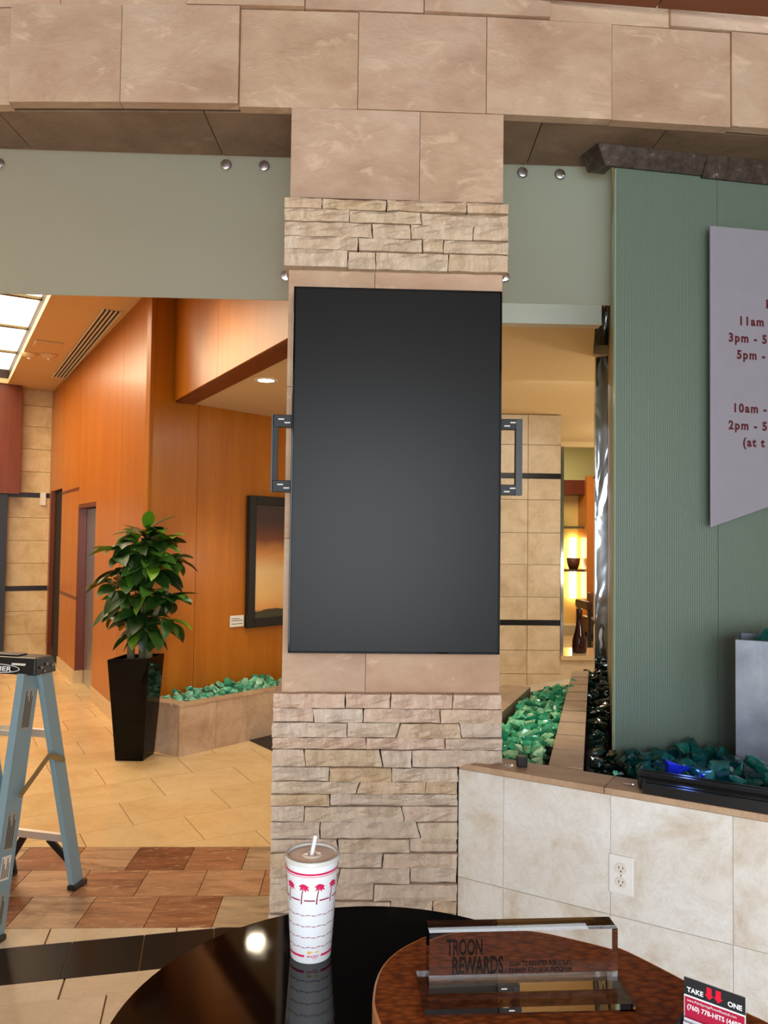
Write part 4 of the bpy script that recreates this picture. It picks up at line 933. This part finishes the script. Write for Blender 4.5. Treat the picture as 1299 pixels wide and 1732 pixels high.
for sx_, (xo, xi, yt, yb, ytb, ybt) in ((-1, (461, 500, 701, 832, 722, 812)), (1, (881, 843, 709, 838, 727, 820))):
    X0, X1 = onY(xo, 770, ym).x, onY(xi, 770, ym).x
    lo, hi = min(X0, X1), max(X0, X1)
    for (ya, yb2) in ((yt, ytb), (ybt, yb)):
        zt_b, zb_b = onY(xo, ya, ym).z, onY(xo, yb2, ym).z
        arm = MB().box(lo, hi, ym, ym + .02, zb_b, zt_b).build('arm', mount_mat if sx_ < 0 else M['black_metal'], mo, bevel=.002)
        zc2 = (zt_b + zb_b) / 2
        for k, (dx, dz) in enumerate(((.35, .006), (.62, -.006))):
            xc = X0 + (X1 - X0) * dx; MB().box(xc - .010, xc + .010, ym - .0008, ym, zc2 + dz - .0022, zc2 + dz + .0022).build('slot', M['offwhite'], arm)
    xv0, xv1 = (lo, lo + .017) if sx_ < 0 else (hi - .017, hi)
    MB().box(xv0, xv1, ym + .0, ym + .018, onY(xo, ybt, ym).z, onY(xo, ytb, ym).z).build('upright', mount_mat if sx_ < 0 else M['black_metal'], mo)
    MB().box(xv0 - .0015 if sx_ > 0 else xv0 - .004, xv1 + .004 if sx_ > 0 else xv0, ym - .006, ym + .02, onY(xo, yb, ym).z, onY(xo, yt, ym).z).build('edge_lip', M['black'], mo)

# ================================================================== POT PLANT
pz = 0.735
pot = thing('tall_planter', 'tall tapered gloss black square pot with a leafy green plant', 'plant pot', (-1.58, 5.75, 0))
bq = [Vector((-1.69, 5.65, 0)), Vector((-1.49, 5.637, 0)), Vector((-1.462, 5.84, 0)), Vector((-1.665, 5.853, 0))]
tq = [onZ(181, 1116, pz), onZ(252, 1114.5, pz), onZ(283, 1105.5, pz), onZ(215, 1104, pz)]
e1 = (tq[1] - tq[0]); tw = e1.length
d_ = Vector((0.16, 1.0, 0)).normalized() * tw * 0.98
tq = [tq[0], tq[1], tq[1] + d_, tq[0] + d_]
mb = MB(); inn = [p.lerp((tq[0] + tq[2]) / 2, 0.08) for p in tq]; lowi = [p - Vector((0, 0, .05)) for p in inn]
mb.add(bq + tq + inn + lowi, [(0, 3, 2, 1)] + [(i, (i + 1) % 4, 4 + (i + 1) % 4, 4 + i) for i in range(4)] + [(4 + i, 4 + (i + 1) % 4, 8 + (i + 1) % 4, 8 + i) for i in range(4)] + [(8 + i, 8 + (i + 1) % 4, 12 + (i + 1) % 4, 12 + i) for i in range(4)] + [(12, 13, 14, 15)])
mb.build('pot_body', M['black_gloss'], pot, bevel=0.004)
so_ = [p.lerp((lowi[0] + lowi[2]) / 2, .01) + Vector((0, 0, .004)) for p in lowi]
MB().hexa(so_, [p + Vector((0, 0, .02)) for p in so_]).build('soil', M['soil'], pot)
bark = plain('grey_bark', S(116, 108, 78), 0.85, noise=0.35)
YT = (tq[0].y + tq[2].y) / 2
def P5(x, y, dy=0.0): return onY(x, y, YT + dy)
trunks = [[(222, 1114), (221, 1080), (215, 1045), (218, 1010), (205, 970)], [(240, 1114), (242, 1085), (246, 1050), (240, 1000), (248, 940), (252, 905)], [(251, 1114), (252, 1085), (258, 1050), (272, 1015), (285, 1000)], [(242, 1050), (238, 1010), (222, 960), (205, 935)], [(246, 1000), (262, 965), (280, 940)]]
for i, tk in enumerate(trunks):
    n = len(tk); dy = (-.04, .03, -.02, .0, .02)[i]
    MB().tube([P5(x, y, dy) if k else P5(x, y, dy) - Vector((0, 0, .03 if i < 3 else 0)) for k, (x, y) in enumerate(tk)], [(.030 if i < 3 else .014) - (.016 if i < 3 else .008) * k / (n - 1) for k in range(n)], 8).build('trunk' if i < 3 else 'branch', bark, pot, smooth=True)
def leaf_mesh(seed, mat):
    rnd = random.Random(seed); mb = MB(); n = 7; droop = rnd.uniform(.15, .45); fold = rnd.uniform(.15, .35); tw_ = rnd.uniform(-.2, .2)
    for i in range(n + 1):
        t = i / n; wdt = 0.27 * max(0.0, math.sin(PI * t ** 0.95)) ** 0.72; x = t; z = -droop * t * t
        if i == 0: wdt = .012
        if i == n: wdt = .004
        for k in (-1, 0, 1):
            mb.v.append(Vector((x, k * wdt, z + abs(k) * wdt * fold + k * tw_ * wdt * t)))
    for i in range(n):
        for k in (0, 1): a = i * 3 + k; mb.f.append((a, a + 3, a + 4, a + 1))
    b = len(mb.v); mb.v += [Vector((-.18, -.008, .01)), Vector((-.18, .008, .01)), Vector((.02, .008, 0)), Vector((.02, -.008, 0))]; mb.f.append((b, b + 1, b + 2, b + 3))
    me = bpy.data.meshes.new('leaf'); me.from_pydata([tuple(v) for v in mb.v], [], mb.f); me.materials.append(mat)
    for p in me.polygons: p.use_smooth = True
    return me
def leafmat(name, a, b):
    t = NT(name); col_ = t.ramp(t.rand(), [(0, a), (1, b)]); t.set(Base_Color=col_, Roughness=0.32, Specular_IOR_Level=0.5, Subsurface_Weight=0.0)
    n = t.noise(t.coords((2, 8, 1)), 6, 4); t.bump(n, 0.15, 0.01); return t.m
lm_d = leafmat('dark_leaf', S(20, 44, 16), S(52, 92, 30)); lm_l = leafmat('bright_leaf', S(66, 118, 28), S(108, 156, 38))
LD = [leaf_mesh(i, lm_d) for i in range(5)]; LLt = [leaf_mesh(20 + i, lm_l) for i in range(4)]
rnd = random.Random(5); po = ORIG[pot.name]
clusters = [(250, 905, 16, .6, .0), (240, 930, 10, .2, .04), (262, 935, 10, .1, -.05), (236, 918, 10, .4, -.06), (268, 918, 10, .4, .03), (205, 935, 10, .15, -.03), (215, 965, 9, .1, -.06), (285, 945, 11, .2, .0), (252, 948, 12, .1, -.07), (262, 968, 9, .0, .05),
            (197, 985, 11, .2, -.03), (222, 1005, 11, .0, -.08), (250, 1005, 9, .0, -.10), (283, 1012, 11, .1, .0), (240, 1062, 7, -.1, .0), (262, 1058, 6, -.2, -.04), (238, 1040, 8, -.2, -.09), (277, 1045, 8, -.2, -.02), (208, 1030, 8, -.2, .02), (246, 1062, 5, -.3, -.10)]
for (x, y, n, up_, dy) in clusters:
    n = int(n * 1.3)
    cpt = P5(x, y, dy)
    for k in range(n):
        ang = 2 * PI * (k + rnd.random() * .7) / n; el = up_ * rnd.uniform(.2, 1.3) + rnd.uniform(-.55, .25); L = rnd.uniform(.15, .225)
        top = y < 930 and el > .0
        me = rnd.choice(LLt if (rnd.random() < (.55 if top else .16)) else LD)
        d = Vector((math.cos(ang) * math.cos(el), math.sin(ang) * math.cos(el), math.sin(el)))
        o = bpy.data.objects.new('leaf', me); C.objects.link(o); o.parent = pot
        o.location = cpt + d * .025 + Vector((rnd.uniform(-.02, .02), rnd.uniform(-.02, .02), rnd.uniform(-.025, .025))) - po
        zax = (Vector((0, 0, 1)) - d * d.z).normalized(); yax = zax.cross(d); Mr = Matrix((d, yax, zax)).transposed()
        o.rotation_euler = (Mr @ Matrix.Rotation(rnd.uniform(-.5, .5), 3, 'X')).to_euler(); o.scale = (L, L * rnd.uniform(.85, 1.1), L)

# ================================================================== STEPLADDER
e1 = Vector((math.cos(R_(-16)), math.sin(R_(-16)), 0)); e2 = Vector((-e1.y, e1.x, 0)); lc0 = Vector((-1.305, 3.33, 0))
lad = thing('stepladder', 'light blue fibreglass stepladder with black top cap and aluminium steps', 'ladder', lc0 - e1 * .2)
def kp(u, v, z): return lc0 + e1 * u + e2 * v + Vector((0, 0, z))
def lb(name, u0, u1, v0, v1, z0, z1, mat, par, bevel=0): return MB().hexa([kp(u0, v0, z0), kp(u1, v0, z0), kp(u1, v1, z0), kp(u0, v1, z0)], [kp(u0, v0, z1), kp(u1, v0, z1), kp(u1, v1, z1), kp(u0, v1, z1)]).build(name, mat, par, bevel=bevel)
M['fibre'] = plain('blue_fibreglass', S(126, 152, 160), 0.4); M['fibre_grey'] = plain('grey_blue_fibreglass', S(110, 124, 128), 0.5)
M['alu'] = plain('bare_aluminium', (0.80, 0.80, 0.80, 1), 0.35, 0.9); M['zinc'] = plain('yellow_zinc_steel', S(150, 132, 96), 0.4, 0.6)
cap = MB().hexa([kp(-.40, -.065, 1.02), kp(.012, -.065, 1.02), kp(.018, .065, 1.02), kp(-.40, .065, 1.02)], [kp(-.395, -.052, 1.09), kp(.004, -.052, 1.09), kp(.008, .055, 1.09), kp(-.395, .055, 1.09)]).build('top_cap', M['black'], lad, bevel=.006)
lb('tool_tray', -.30, -.10, -.03, .03, 1.0905, 1.096, M['black_metal'], cap, .002)
MB().hexa([kp(-.10, -.0665, 1.060), kp(-.035, -.0665, 1.060), kp(-.035, -.062, 1.060), kp(-.10, -.062, 1.060)], [kp(-.10, -.0648, 1.068), kp(-.035, -.0648, 1.068), kp(-.035, -.060, 1.068), kp(-.10, -.060, 1.068)]).build('handle_slot', M['offwhite'], cap)
cm = frame(kp(-.185, -.0665, 1.044), e1, Vector((0, 0, 1)) + e2 * .18)
ov = MB(); nO = 32
ov.add([cm @ Vector((.125 * k * math.cos(2 * PI * i / nO), .019 * (k if k == 1 else .84) * math.sin(2 * PI * i / nO), 0)) for k in (1, .965) for i in range(nO)], [(i, (i + 1) % nO, nO + (i + 1) % nO, nO + i) for i in range(nO)])
ov.build('logo_ring', M['white'], cap)
text('WERNER', .026, cm @ Matrix.Translation((0, -.0095, .0004)), 'logo_lettering', M['white'], cap, sx=1.55, spacing=1.05, align='CENTER', bold=.0008)
for (v, z) in ((-.03, 1.05), (0.005, 1.06), (.04, 1.05), (-.01, 1.032)):
    MB().tube([kp(.012, v, z), kp(.018, v, z)], .005, 8).build('rivet', M['steel'], cap)
def rail(u0, v0, z0, u1, v1, z1, sgn, front, name='rail'):
    a, b = kp(u0, v0, z0), kp(u1, v1, z1); t = (b - a).normalized(); fwd = (e2 - t * e2.dot(t)).normalized(); wd = .092 if front else .064
    wv = .5
    m = MB().bar(a, b, .004, wd, fwd)                      # web, faces sideways
    off = -e1 * sgn * (.015 if front else .012)
    for s_ in (-1, 1):
        m2 = fwd * (wd / 2) * s_; m.bar(a + m2 + off, b + m2 + off, .034 if front else .026, .004, fwd)
    return m.build(name, M['fibre'] if True else None, lad), (a, b, fwd, wd)
fr_r, (ra, rb, rfw, rwd) = rail(-.030, -.03, 1.02, -.025, -.205, 0.02, 1, True)
rail(-.36, -.03, 1.02, -.40, -.20, 0.02, -1, True)
rr_r, (rea, reb, refw, rewd) = rail(-.010, .035, 1.02, -.024, .316, 0.02, 1, False, 'rear_leg')
rail(-.37, .035, 1.02, -.40, .316, 0.02, -1, False, 'rear_leg')
for (u, v) in ((-.028, -.205), (-.40, -.20), (-.026, .316), (-.40, .316)):
    lb('rubber_foot', u - .025, u + .02, v - .045, v + .045, 0.0, 0.022, M['black'], lad, .004)
def fv(z): return -.03 - .17 * (1.02 - z)
def rv(z): return .035 + .281 * (1.02 - z)
for z in (.80, .52, .24):
    st = lb('step', -.355, -.036, fv(z) - .04, fv(z) + .04, z - .022, z, M['alu'], lad, .002)
    for k in range(4): lb('tread_groove', -.355, -.036, fv(z) - .03 + k * .018, fv(z) - .022 + k * .018, z, z + .002, M['steel'], st)
    MB().bar(kp(-.075, fv(z), z - .022), kp(-.038, fv(z), z - .085), .004, .02, e2).build('step_brace', M['alu'], lad)
for z in (.735, .235):
    lb('rear_bar', -.365, -.026, rv(z) - .012, rv(z) + .012, z - .012, z + .02, M['alu'], lad)
for (ua, ub) in ((-.14, -.040), (-.27, -.37)):
    MB().bar(kp(ua, rv(.23), .225), kp(ub, rv(.08), .10), .03, .012, e2).build('foot_brace', M['black_metal'], lad)
    MB().bar(kp(ub, rv(.08), .10), kp(ub, rv(0.03), .03), .03, .012, e2).build('foot_brace', M['black_metal'], lad)
MB().bar(kp(-.06, rv(.735), .725), kp(-.026, rv(.66), .66), .006, .016, e2).build('rear_brace', M['alu'], lad)
# spreader
j0 = kp(-.008, fv(.52) + .01, .545); j1 = kp(.004, .05, .665); j2 = kp(.002, rv(.62), .62)
for a, b in ((j0, j1), (j1, j2)): MB().bar(a, b, .005, .022, Vector((0, 0, 1))).build('spreader', M['zinc'], lad)
for q in (j0, j1, j2): MB().tube([q - e1 * .004, q + e1 * .007], .008, 10).build('rivet', M['zinc'], lad)
# stickers on the front rail
def rail_pt(z, w_off, d=.003):
    t = (ra.z - z) / (ra.z - rb.z); return ra.lerp(rb, t) + rfw * w_off + e1 * d
stk = plain('sticker_grey', S(150, 148, 140), 0.5)
for (z0, z1, mm_) in ((.80, .96, stk), (.34, .48, stk), (.23, .32, M['offwhite']), (.06, .18, stk)):
    MB().hexa([rail_pt(z0, -.026, .0022), rail_pt(z0, .026, .0022), rail_pt(z0, .026, .003), rail_pt(z0, -.026, .003)], [rail_pt(z1, -.026, .0022), rail_pt(z1, .026, .0022), rail_pt(z1, .026, .003), rail_pt(z1, -.026, .003)]).build('sticker', mm_, lad)
    for k in range(5):
        w0 = -.021 + k * .009; za_, zb2 = z0 + .008, z1 - .008 - .02 * ((k * 7) % 3)
        MB().add([rail_pt(za_, w0, .0034), rail_pt(za_, w0 + .0045, .0034), rail_pt(zb2, w0 + .0045, .0034), rail_pt(zb2, w0, .0034)], [(0, 1, 2, 3)]).build('sticker_line', M['black_metal'], lad)
for z in (.80, .72, .52):
    MB().tube([rail_pt(z, -.041 + .002, -.012) - rfw * .0, rail_pt(z, -.045, -.012)], .005, 8).build('rivet', M['steel'], lad)

# ================================================================== TABLE
TZ = 0.80
tb = thing('reception_table', 'round gloss black table with a raised brown embossed upper tier', 'table', (0.04, 1.29, 0))
tc_ = Vector((0.04, 1.289, 0))
def blacktop():
    t = NT('gloss_black_granite'); n = t.noise(t.coords(), 5, 5, 0.6, 1.0); n2 = t.noise(t.coords(), 600, 2)
    sm = t.ramp(n, [(0.52, (0.04, 0.04, 0.04, 1)), (0.75, (0.16, 0.16, 0.16, 1))])
    t.set(Base_Color=(0.004, 0.0038, 0.0036, 1), Roughness=sm, Specular_IOR_Level=0.33); t.bump(n2, 0.02, 0.0005); return t.m
MB().lathe([(0.40, TZ - .035), (0.43, TZ - .030), (0.4348, TZ - .005), (0.432, TZ)], tc_, 96).build('round_top', blacktop(), tb, smooth='angle')
MB().lathe([(0.30, 0.0), (0.30, 0.03), (0.10, 0.06), (0.09, 0.70), (0.25, TZ - .036)], tc_, 40).build('pedestal', M['black'], tb, smooth='angle')
UZ = 0.92
ed_ = [(629, 1702), (631, 1678), (634, 1660), (641.6, 1639), (655, 1620), (676, 1603), (702, 1590), (722, 1581), (760, 1570), (800, 1565), (840, 1563), (880, 1565), (915, 1569), (948, 1576), (1000, 1588), (1046, 1600), (1092, 1622), (1159, 1657), (1265, 1713), (1299, 1727)]
out = [onZ(x, y, UZ) for x, y in ed_]
out = [Vector((p.x, p.y, 0)) for p in out]
tail = [Vector(p) for p in ((.66, 1.0, 0), (.70, .88, 0), (.69, .76, 0), (.60, .70, 0), (.45, .72, 0), (.30, .80, 0), (.17, .91, 0), (.085, 1.0, 0), (.05, 1.08, 0))]
out = out[::1] + tail
def smooth_loop(P, n=3):
    for _ in range(n):
        Q = []
        for i in range(len(P)):
            a, b = P[i], P[(i + 1) % len(P)]; Q += [a * .75 + b * .25, a * .25 + b * .75]
        P = Q
    return P
loop = smooth_loop(out, 2); cen = sum(loop, Vector()) / len(loop)
loop.reverse()
def ring(k, z): return [Vector((p.x, p.y, 0)) + (Vector((cen.x, cen.y, 0)) - p).normalized() * k + Vector((0, 0, z)) for p in loop]
n = len(loop); mb = MB(); mb.v = ring(.004, UZ - .0005) ; mb.f = [tuple(range(n))]
mb2 = MB(); r1_, r2_, r3_, r4_ = ring(.0, TZ + .0005), ring(.0, UZ - .003), ring(.003, UZ), ring(.004, UZ - .0006)
mb2.v = r1_ + r2_ + r3_ + r4_
for L in range(3):
    for i in range(n): mb2.f.append((L * n + i, L * n + (i + 1) % n, (L + 1) * n + (i + 1) % n, (L + 1) * n + i))
mb2.f.append(tuple(range(n - 1, -1, -1)))
mb2.build('tier_side', M['wood_rim'], tb, smooth='angle')
mb.build('tier_top', M['embossed'], tb)

# ---- paper cup
cc = Vector((-0.0745, 1.53, TZ)); CH = 0.187; RB_, RT_ = 0.0385, 0.0505
cup = thing('paper_cup', 'white paper soft drink cup with pink palm trees, lid and straw on black table', 'cup', cc)
paper = plain('white_paper', S(236, 238, 240), 0.45, noise=0.02)
MB().lathe([(RB_ - .002, 0.003), (RB_, 0.0), (RB_ + .0005, .001), (RT_, CH - .004), (RT_ + .0025, CH - .003), (RT_ + .003, CH), (RT_ + .001, CH + .002), (RT_ - .002, CH)], cc, 64).build('cup_wall', paper, cup, smooth='angle')
lidm = NT('clear_lid'); lidm.set(Base_Color=(1, 1, 1, 1), Roughness=0.12, Transmission_Weight=0.0)
drink = plain('milky_brown_drink', S(242, 226, 208), 0.3, spec=0.3)
lid = MB().lathe([(RT_ - .002, CH + .0005), (RT_ + .0032, CH + .001), (RT_ + .0036, CH - .002), (RT_ + .0030, CH - .003), (RT_ + .0028, CH + .002), (RT_ + .001, CH + .0045), (RT_ - .003, CH + .0045), (RT_ - .0045, CH + .001)], cc, 64, caps=False).build('lid_rim', plain('clear_white_lid', S(214, 214, 208), 0.15), cup, smooth='angle')
MB().lathe([(RT_ - .0035, CH - .001), (RT_ - .006, CH + .0005), (.02, CH + .0005), (.017, CH + .003), (.012, CH + .003), (.010, CH + .001), (0, CH + .001)], cc, 48).build('lid_top', drink, cup, smooth='angle')
for (dx, dy) in ((-.012, -.002), (.013, .002)): MB().lathe([(.005, 0), (.0045, .003), (.002, .0045), (0, .0045)], cc + Vector((dx, dy, CH + .0005)), 14).build('lid_button', plain('lid_bubble', S(236, 226, 214), 0.08), cup, smooth=True)
st0 = cc + Vector((0, 0, CH - .004)); st1 = onY(534, 1413, 1.535)
MB().tube([st0 + Vector((-.002, -.003, 0)), st1], .0042, 14).build('straw', plain('white_straw', S(226, 222, 228), 0.35), cup, smooth='angle')
pink = plain('pink_print', S(214, 24, 84), 0.5, noise=0); maroon = plain('maroon_print', S(150, 20, 62), 0.5, noise=0); yel = plain('yellow_print', S(236, 176, 40), 0.5, noise=0)
tocam = math.atan2(-cc.y, -cc.x)
def cone(u, z, d=.0010):       # u: metres round the front (right positive), z: height
    r = RB_ + (RT_ - RB_) * z / CH + d; a = tocam + u / .045; return cc + Vector((math.cos(a) * r, math.sin(a) * r, z))
def band(u0, u1, z0, z1, name, mat, nseg=None, slant=0.0):
    k = nseg or max(2, int(abs(u1 - u0) / .004)); mb = MB()
    for i in range(k + 1):
        u = u0 + (u1 - u0) * i / k
        mb.v += [cone(u, z0 + slant * i / k), cone(u, z1 + slant * i / k)]
    for i in range(k): mb.f.append((2 * i, 2 * i + 2, 2 * i + 3, 2 * i + 1))
    return mb.build(name, mat, cup)
full = .045 * 2 * PI
band(0, full, CH - .0195, CH - .0158, 'print_stripe', pink, 80); band(0, full, CH - .0228, CH - .0218, 'print_stripe', pink, 80)
npalm = 10; pw = full / npalm; zr = CH - .068
for i in range(npalm):
    u = (i + .5) * pw - .004; band(u - pw + .004, u - .004, zr, zr + .0024, 'print_line', maroon)
    mb = MB(); k = 8
    for j in range(k + 1):
        t = j / k; uu = u + .004 * (t ** 2) - .001; ww_ = .0013 - .0005 * t; z = zr - .006 + t * .030; mb.v += [cone(uu - ww_, z), cone(uu + ww_, z)]
    for j in range(k): mb.f.append((2 * j, 2 * j + 2, 2 * j + 3, 2 * j + 1))
    mb.build('palm_trunk', maroon, cup)
    cr = MB(); cu_, cz_ = u + .004, zr + .026
    for (dx, dz) in ((-.010, .002), (-.008, -.006), (-.004, .007), (.004, .006), (.010, .001), (.010, -.006), (.004, -.008), (0.0, .004), (.007, -.002), (-.006, .0)):
        L = math.hypot(dx, dz); nx_, nz_ = -dz / L * .0026, dx / L * .0026
        b = len(cr.v); cr.v += [cone(cu_, cz_, .0012), cone(cu_ + dx * .5 + nx_, cz_ + dz * .5 + nz_ + .0015, .0012), cone(cu_ + dx, cz_ + dz - .001, .0012), cone(cu_ + dx * .5 - nx_, cz_ + dz * .5 - nz_ + .0015, .0012)]
        cr.f.append((b, b + 1, b + 2, b + 3))
    cr.build('palm_crown', pink, cup)
for zz_ in (.092, .071, .050, .031):
    for i in range(26):
        u0 = full * i / 26; band(u0, u0 + full / 26 * .82, zz_ - .0006, zz_ + .0006, 'print_line', maroon, 2, slant=.0012 if i % 2 else -.0008)
lo_u = 0.004
band(lo_u + .018, full + lo_u - .018, .0125, .0165, 'print_stripe', pink, 70)
text('IN-N-OUT', .0058, None, 'logo_lettering', pink, cup, spacing=1.0, align='CENTER', bold=.0001, fn=lambda v: cone(lo_u + v.x * .95, .0125 + v.y, .0013))
text('BURGER', .0026, None, 'logo_lettering', pink, cup, align='CENTER', fn=lambda v: cone(lo_u + .004 + v.x, .0095 + v.y, .0013))
ar = MB(); arp = [(-.012, .022), (-.0085, .0255), (-.0085, .0235), (.012, .0232), (.012, .0212), (-.006, .0213), (-.006, .0185), (-.0085, .0185)]
ar.v = [cone(lo_u + a, b, .0013) for a, b in arp]; ar.f = [tuple(range(8))]; ar.build('logo_arrow', yel, cup)

# ---- acrylic rewards block
A_ = [Vector((0.106, 1.234, 0)), Vector((0.409, 1.228, 0)), Vector((0.4165, 1.136, 0)), Vector((0.108, 1.124, 0))]
dirx = Vector((1, .034, 0)).normalized(); diry = Vector((-dirx.y, dirx.x, 0))
ab = thing('acrylic_sign', 'clear acrylic block sign with black lettering on the brown upper tier', 'sign', (0.26, 1.17, UZ))
o0 = Vector((0.1075, 1.1245, 0))
def apt(u, v, z): p = o0 + dirx * u + diry * v; return Vector((p.x, p.y, z))
def abox(u0, u1, v0, v1, z0, z1): return MB().hexa([apt(u0, v0, z0), apt(u1, v0, z0), apt(u1, v1, z0), apt(u0, v1, z0)], [apt(u0, v0, z1), apt(u1, v0, z1), apt(u1, v1, z1), apt(u0, v1, z1)])
abox(0, .309, 0, .100, UZ + .0005, UZ + .0115).build('base_slab', M['acrylic'], ab)
abox(.0115, .2965, .037, .074, UZ + .0120, UZ + .1005).build('upright_slab', M['acrylic'], ab)
inkb = plain('black_ink', (0.002, 0.002, 0.002, 1), 0.8, spec=0.0, noise=0)
def afr(u, z): return frame(apt(u, .0748, z), dirx, (0, 0, 1))
def asp(x, y): p = onP(690 + x / 3.2475, 1530 + y / 3.2475, apt(0, .062, 0), diry); return (p - o0).dot(dirx), p.z
for (s_, x, x2, y, h, bo_) in (('TROON', 212, 408, 276, .0330, .0009), ('REWARDS', 240, 522, 378, .0350, .0011), ("SCAN TO REGISTER FOR GOLF'S", 556, 896, 336, .0105, .0003), ('PREMIER REWARDS PROGRAM', 556, 896, 372, .0105, .0003)):
    u, z = asp(x, y); u2, _z = asp(x2, y); wv_ = max(v.x for v in text_geo(s_, h, 1.0, 'LEFT', bo_)[0])
    text(s_, h, afr(u, z), 'lettering', inkb, ab, sx=(u2 - u) / wv_, bold=bo_)

# ---- business card holder
hp = onY(1157, 1651, 1.05); tr_ = onY(1261, 1682, 1.0)
hd = Vector((tr_.x - hp.x, tr_.y - hp.y, 0)).normalized(); hn = Vector((-hd.y, hd.x, 0)); HW = (Vector((tr_.x - hp.x, tr_.y - hp.y, 0))).length
ho = Vector((hp.x, hp.y, 0)); zt_ = hp.z
ch = thing('card_holder', 'black business card holder with a take one card behind white cards', 'card holder', (hp.x + .04, hp.y - .03, UZ))
def hpt(u, v, z): p = ho + hd * u + hn * v; return Vector((p.x, p.y, z))
def hbox(u0, u1, v0, v1, z0, z1, lean=0.0): return MB().hexa([hpt(u0, v0, z0), hpt(u1, v0, z0), hpt(u1, v1, z0), hpt(u0, v1, z0)], [hpt(u0, v0 + lean, z1), hpt(u1, v0 + lean, z1), hpt(u1, v1 + lean, z1), hpt(u0, v1 + lean, z1)])
zb2 = UZ + .0008
hbox(-.004, HW + .004, -.085, .006, zb2, zb2 + .004).build('holder_base', M['black'], ch)
hbox(-.004, -.001, -.085, .006, zb2 + .004, zt_ - .052).build('holder_side', M['black'], ch); hbox(HW + .001, HW + .004, -.085, .006, zb2 + .004, zt_ - .052).build('holder_side', M['black'], ch)
hbox(-.004, HW + .004, -.088, -.085, zb2, zb2 + .02).build('holder_lip', M['black'], ch)
z1_ = onY(1156, 1680, 1.05).z; z2_ = onY(1156, 1683, 1.05).z; z3_ = zb2 + .004
tk = thing('promo_card', 'black and crimson take one card standing up in the card holder', 'card', (hp.x + .04, hp.y, zb2 + .004))
hbox(0, HW, 0, .0012, z3_, zt_).build('card_sheet', M['white'], tk)
cr_ = plain('crimson_print', S(176, 24, 60), 0.45, noise=0); bk = plain('black_print', S(40, 42, 44), 0.35, noise=0); rd = plain('red_print', S(236, 16, 50), 0.45, noise=0)
def hq(u0, u1, z0, z1, d, name, mat): return MB().add([hpt(u0, -d, z0), hpt(u1, -d, z0), hpt(u1, -d, z1), hpt(u0, -d, z1)], [(0, 1, 2, 3)]).build(name, mat, tk)
hq(0, HW, z1_, zt_, .0004, 'print_black', bk); hq(.001, HW - .001, z3_, z2_, .0004, 'print_crimson', cr_)
hb = zt_ - z1_
text('TAKE', .0088, frame(hpt(.004, -.0008, z1_ + hb * .20), hd, (0, 0, 1)), 'lettering', M['white'], tk, sx=.95, spacing=1.05, bold=.0003)
text('ONE', .0088, frame(hpt(HW - .004, -.0008, z1_ + hb * .20), hd, (0, 0, 1)), 'lettering', M['white'], tk, sx=.95, align='RIGHT', bold=.0003)
for u in (.42, .57):
    uu = HW * u; mb = MB(); a_ = [(-.0032, .017), (.0032, .017), (.0032, .008), (.0058, .008), (0, .002), (-.0058, .008), (-.0032, .008)]
    mb.v = [hpt(uu + a, -.0008, z1_ + hb * .05 + b * 1.05) for a, b in a_]; mb.f = [(0, 1, 2, 6), (6, 2, 3, 4, 5)]; mb.build('arrow_print', rd, tk)
text('www.PalmSpringsPowerBaseball.com', .0048, frame(hpt(.004, -.0008, z2_ - .0055), hd, (0, 0, 1)), 'lettering', M['white'], tk, sx=HW * .90 / (.0048 * 16.7))
vs, _ = text_geo('(760) 778-HITS (4487)', .0088, 1.0); wdt = max(v.x for v in vs)
text('(760) 778-HITS (4487)', .0088, frame(hpt(.004, -.0008, z2_ - .0155), hd, (0, 0, 1)), 'lettering', M['white'], tk, sx=(HW - .008) / wdt, bold=.0002)
cardm = plain('white_card_stock', S(212, 208, 214), 0.6)
zc0 = z2_ - .0265
for k in range(13):
    v = -.006 - k * .0058; zt2_ = zc0 - k * .0026 
    c_ = thing('business_card', 'white business card standing in the stack in front of the take one card', 'card', hpt(.005, v, zb2 + .004), 'business cards in the holder')
    hbox(.001 + .0008 * (k % 3), HW - .001 - .0006 * (k % 2), v, v + .0009, zb2 + .0042, zt2_, .002).build('card_sheet', cardm, c_)
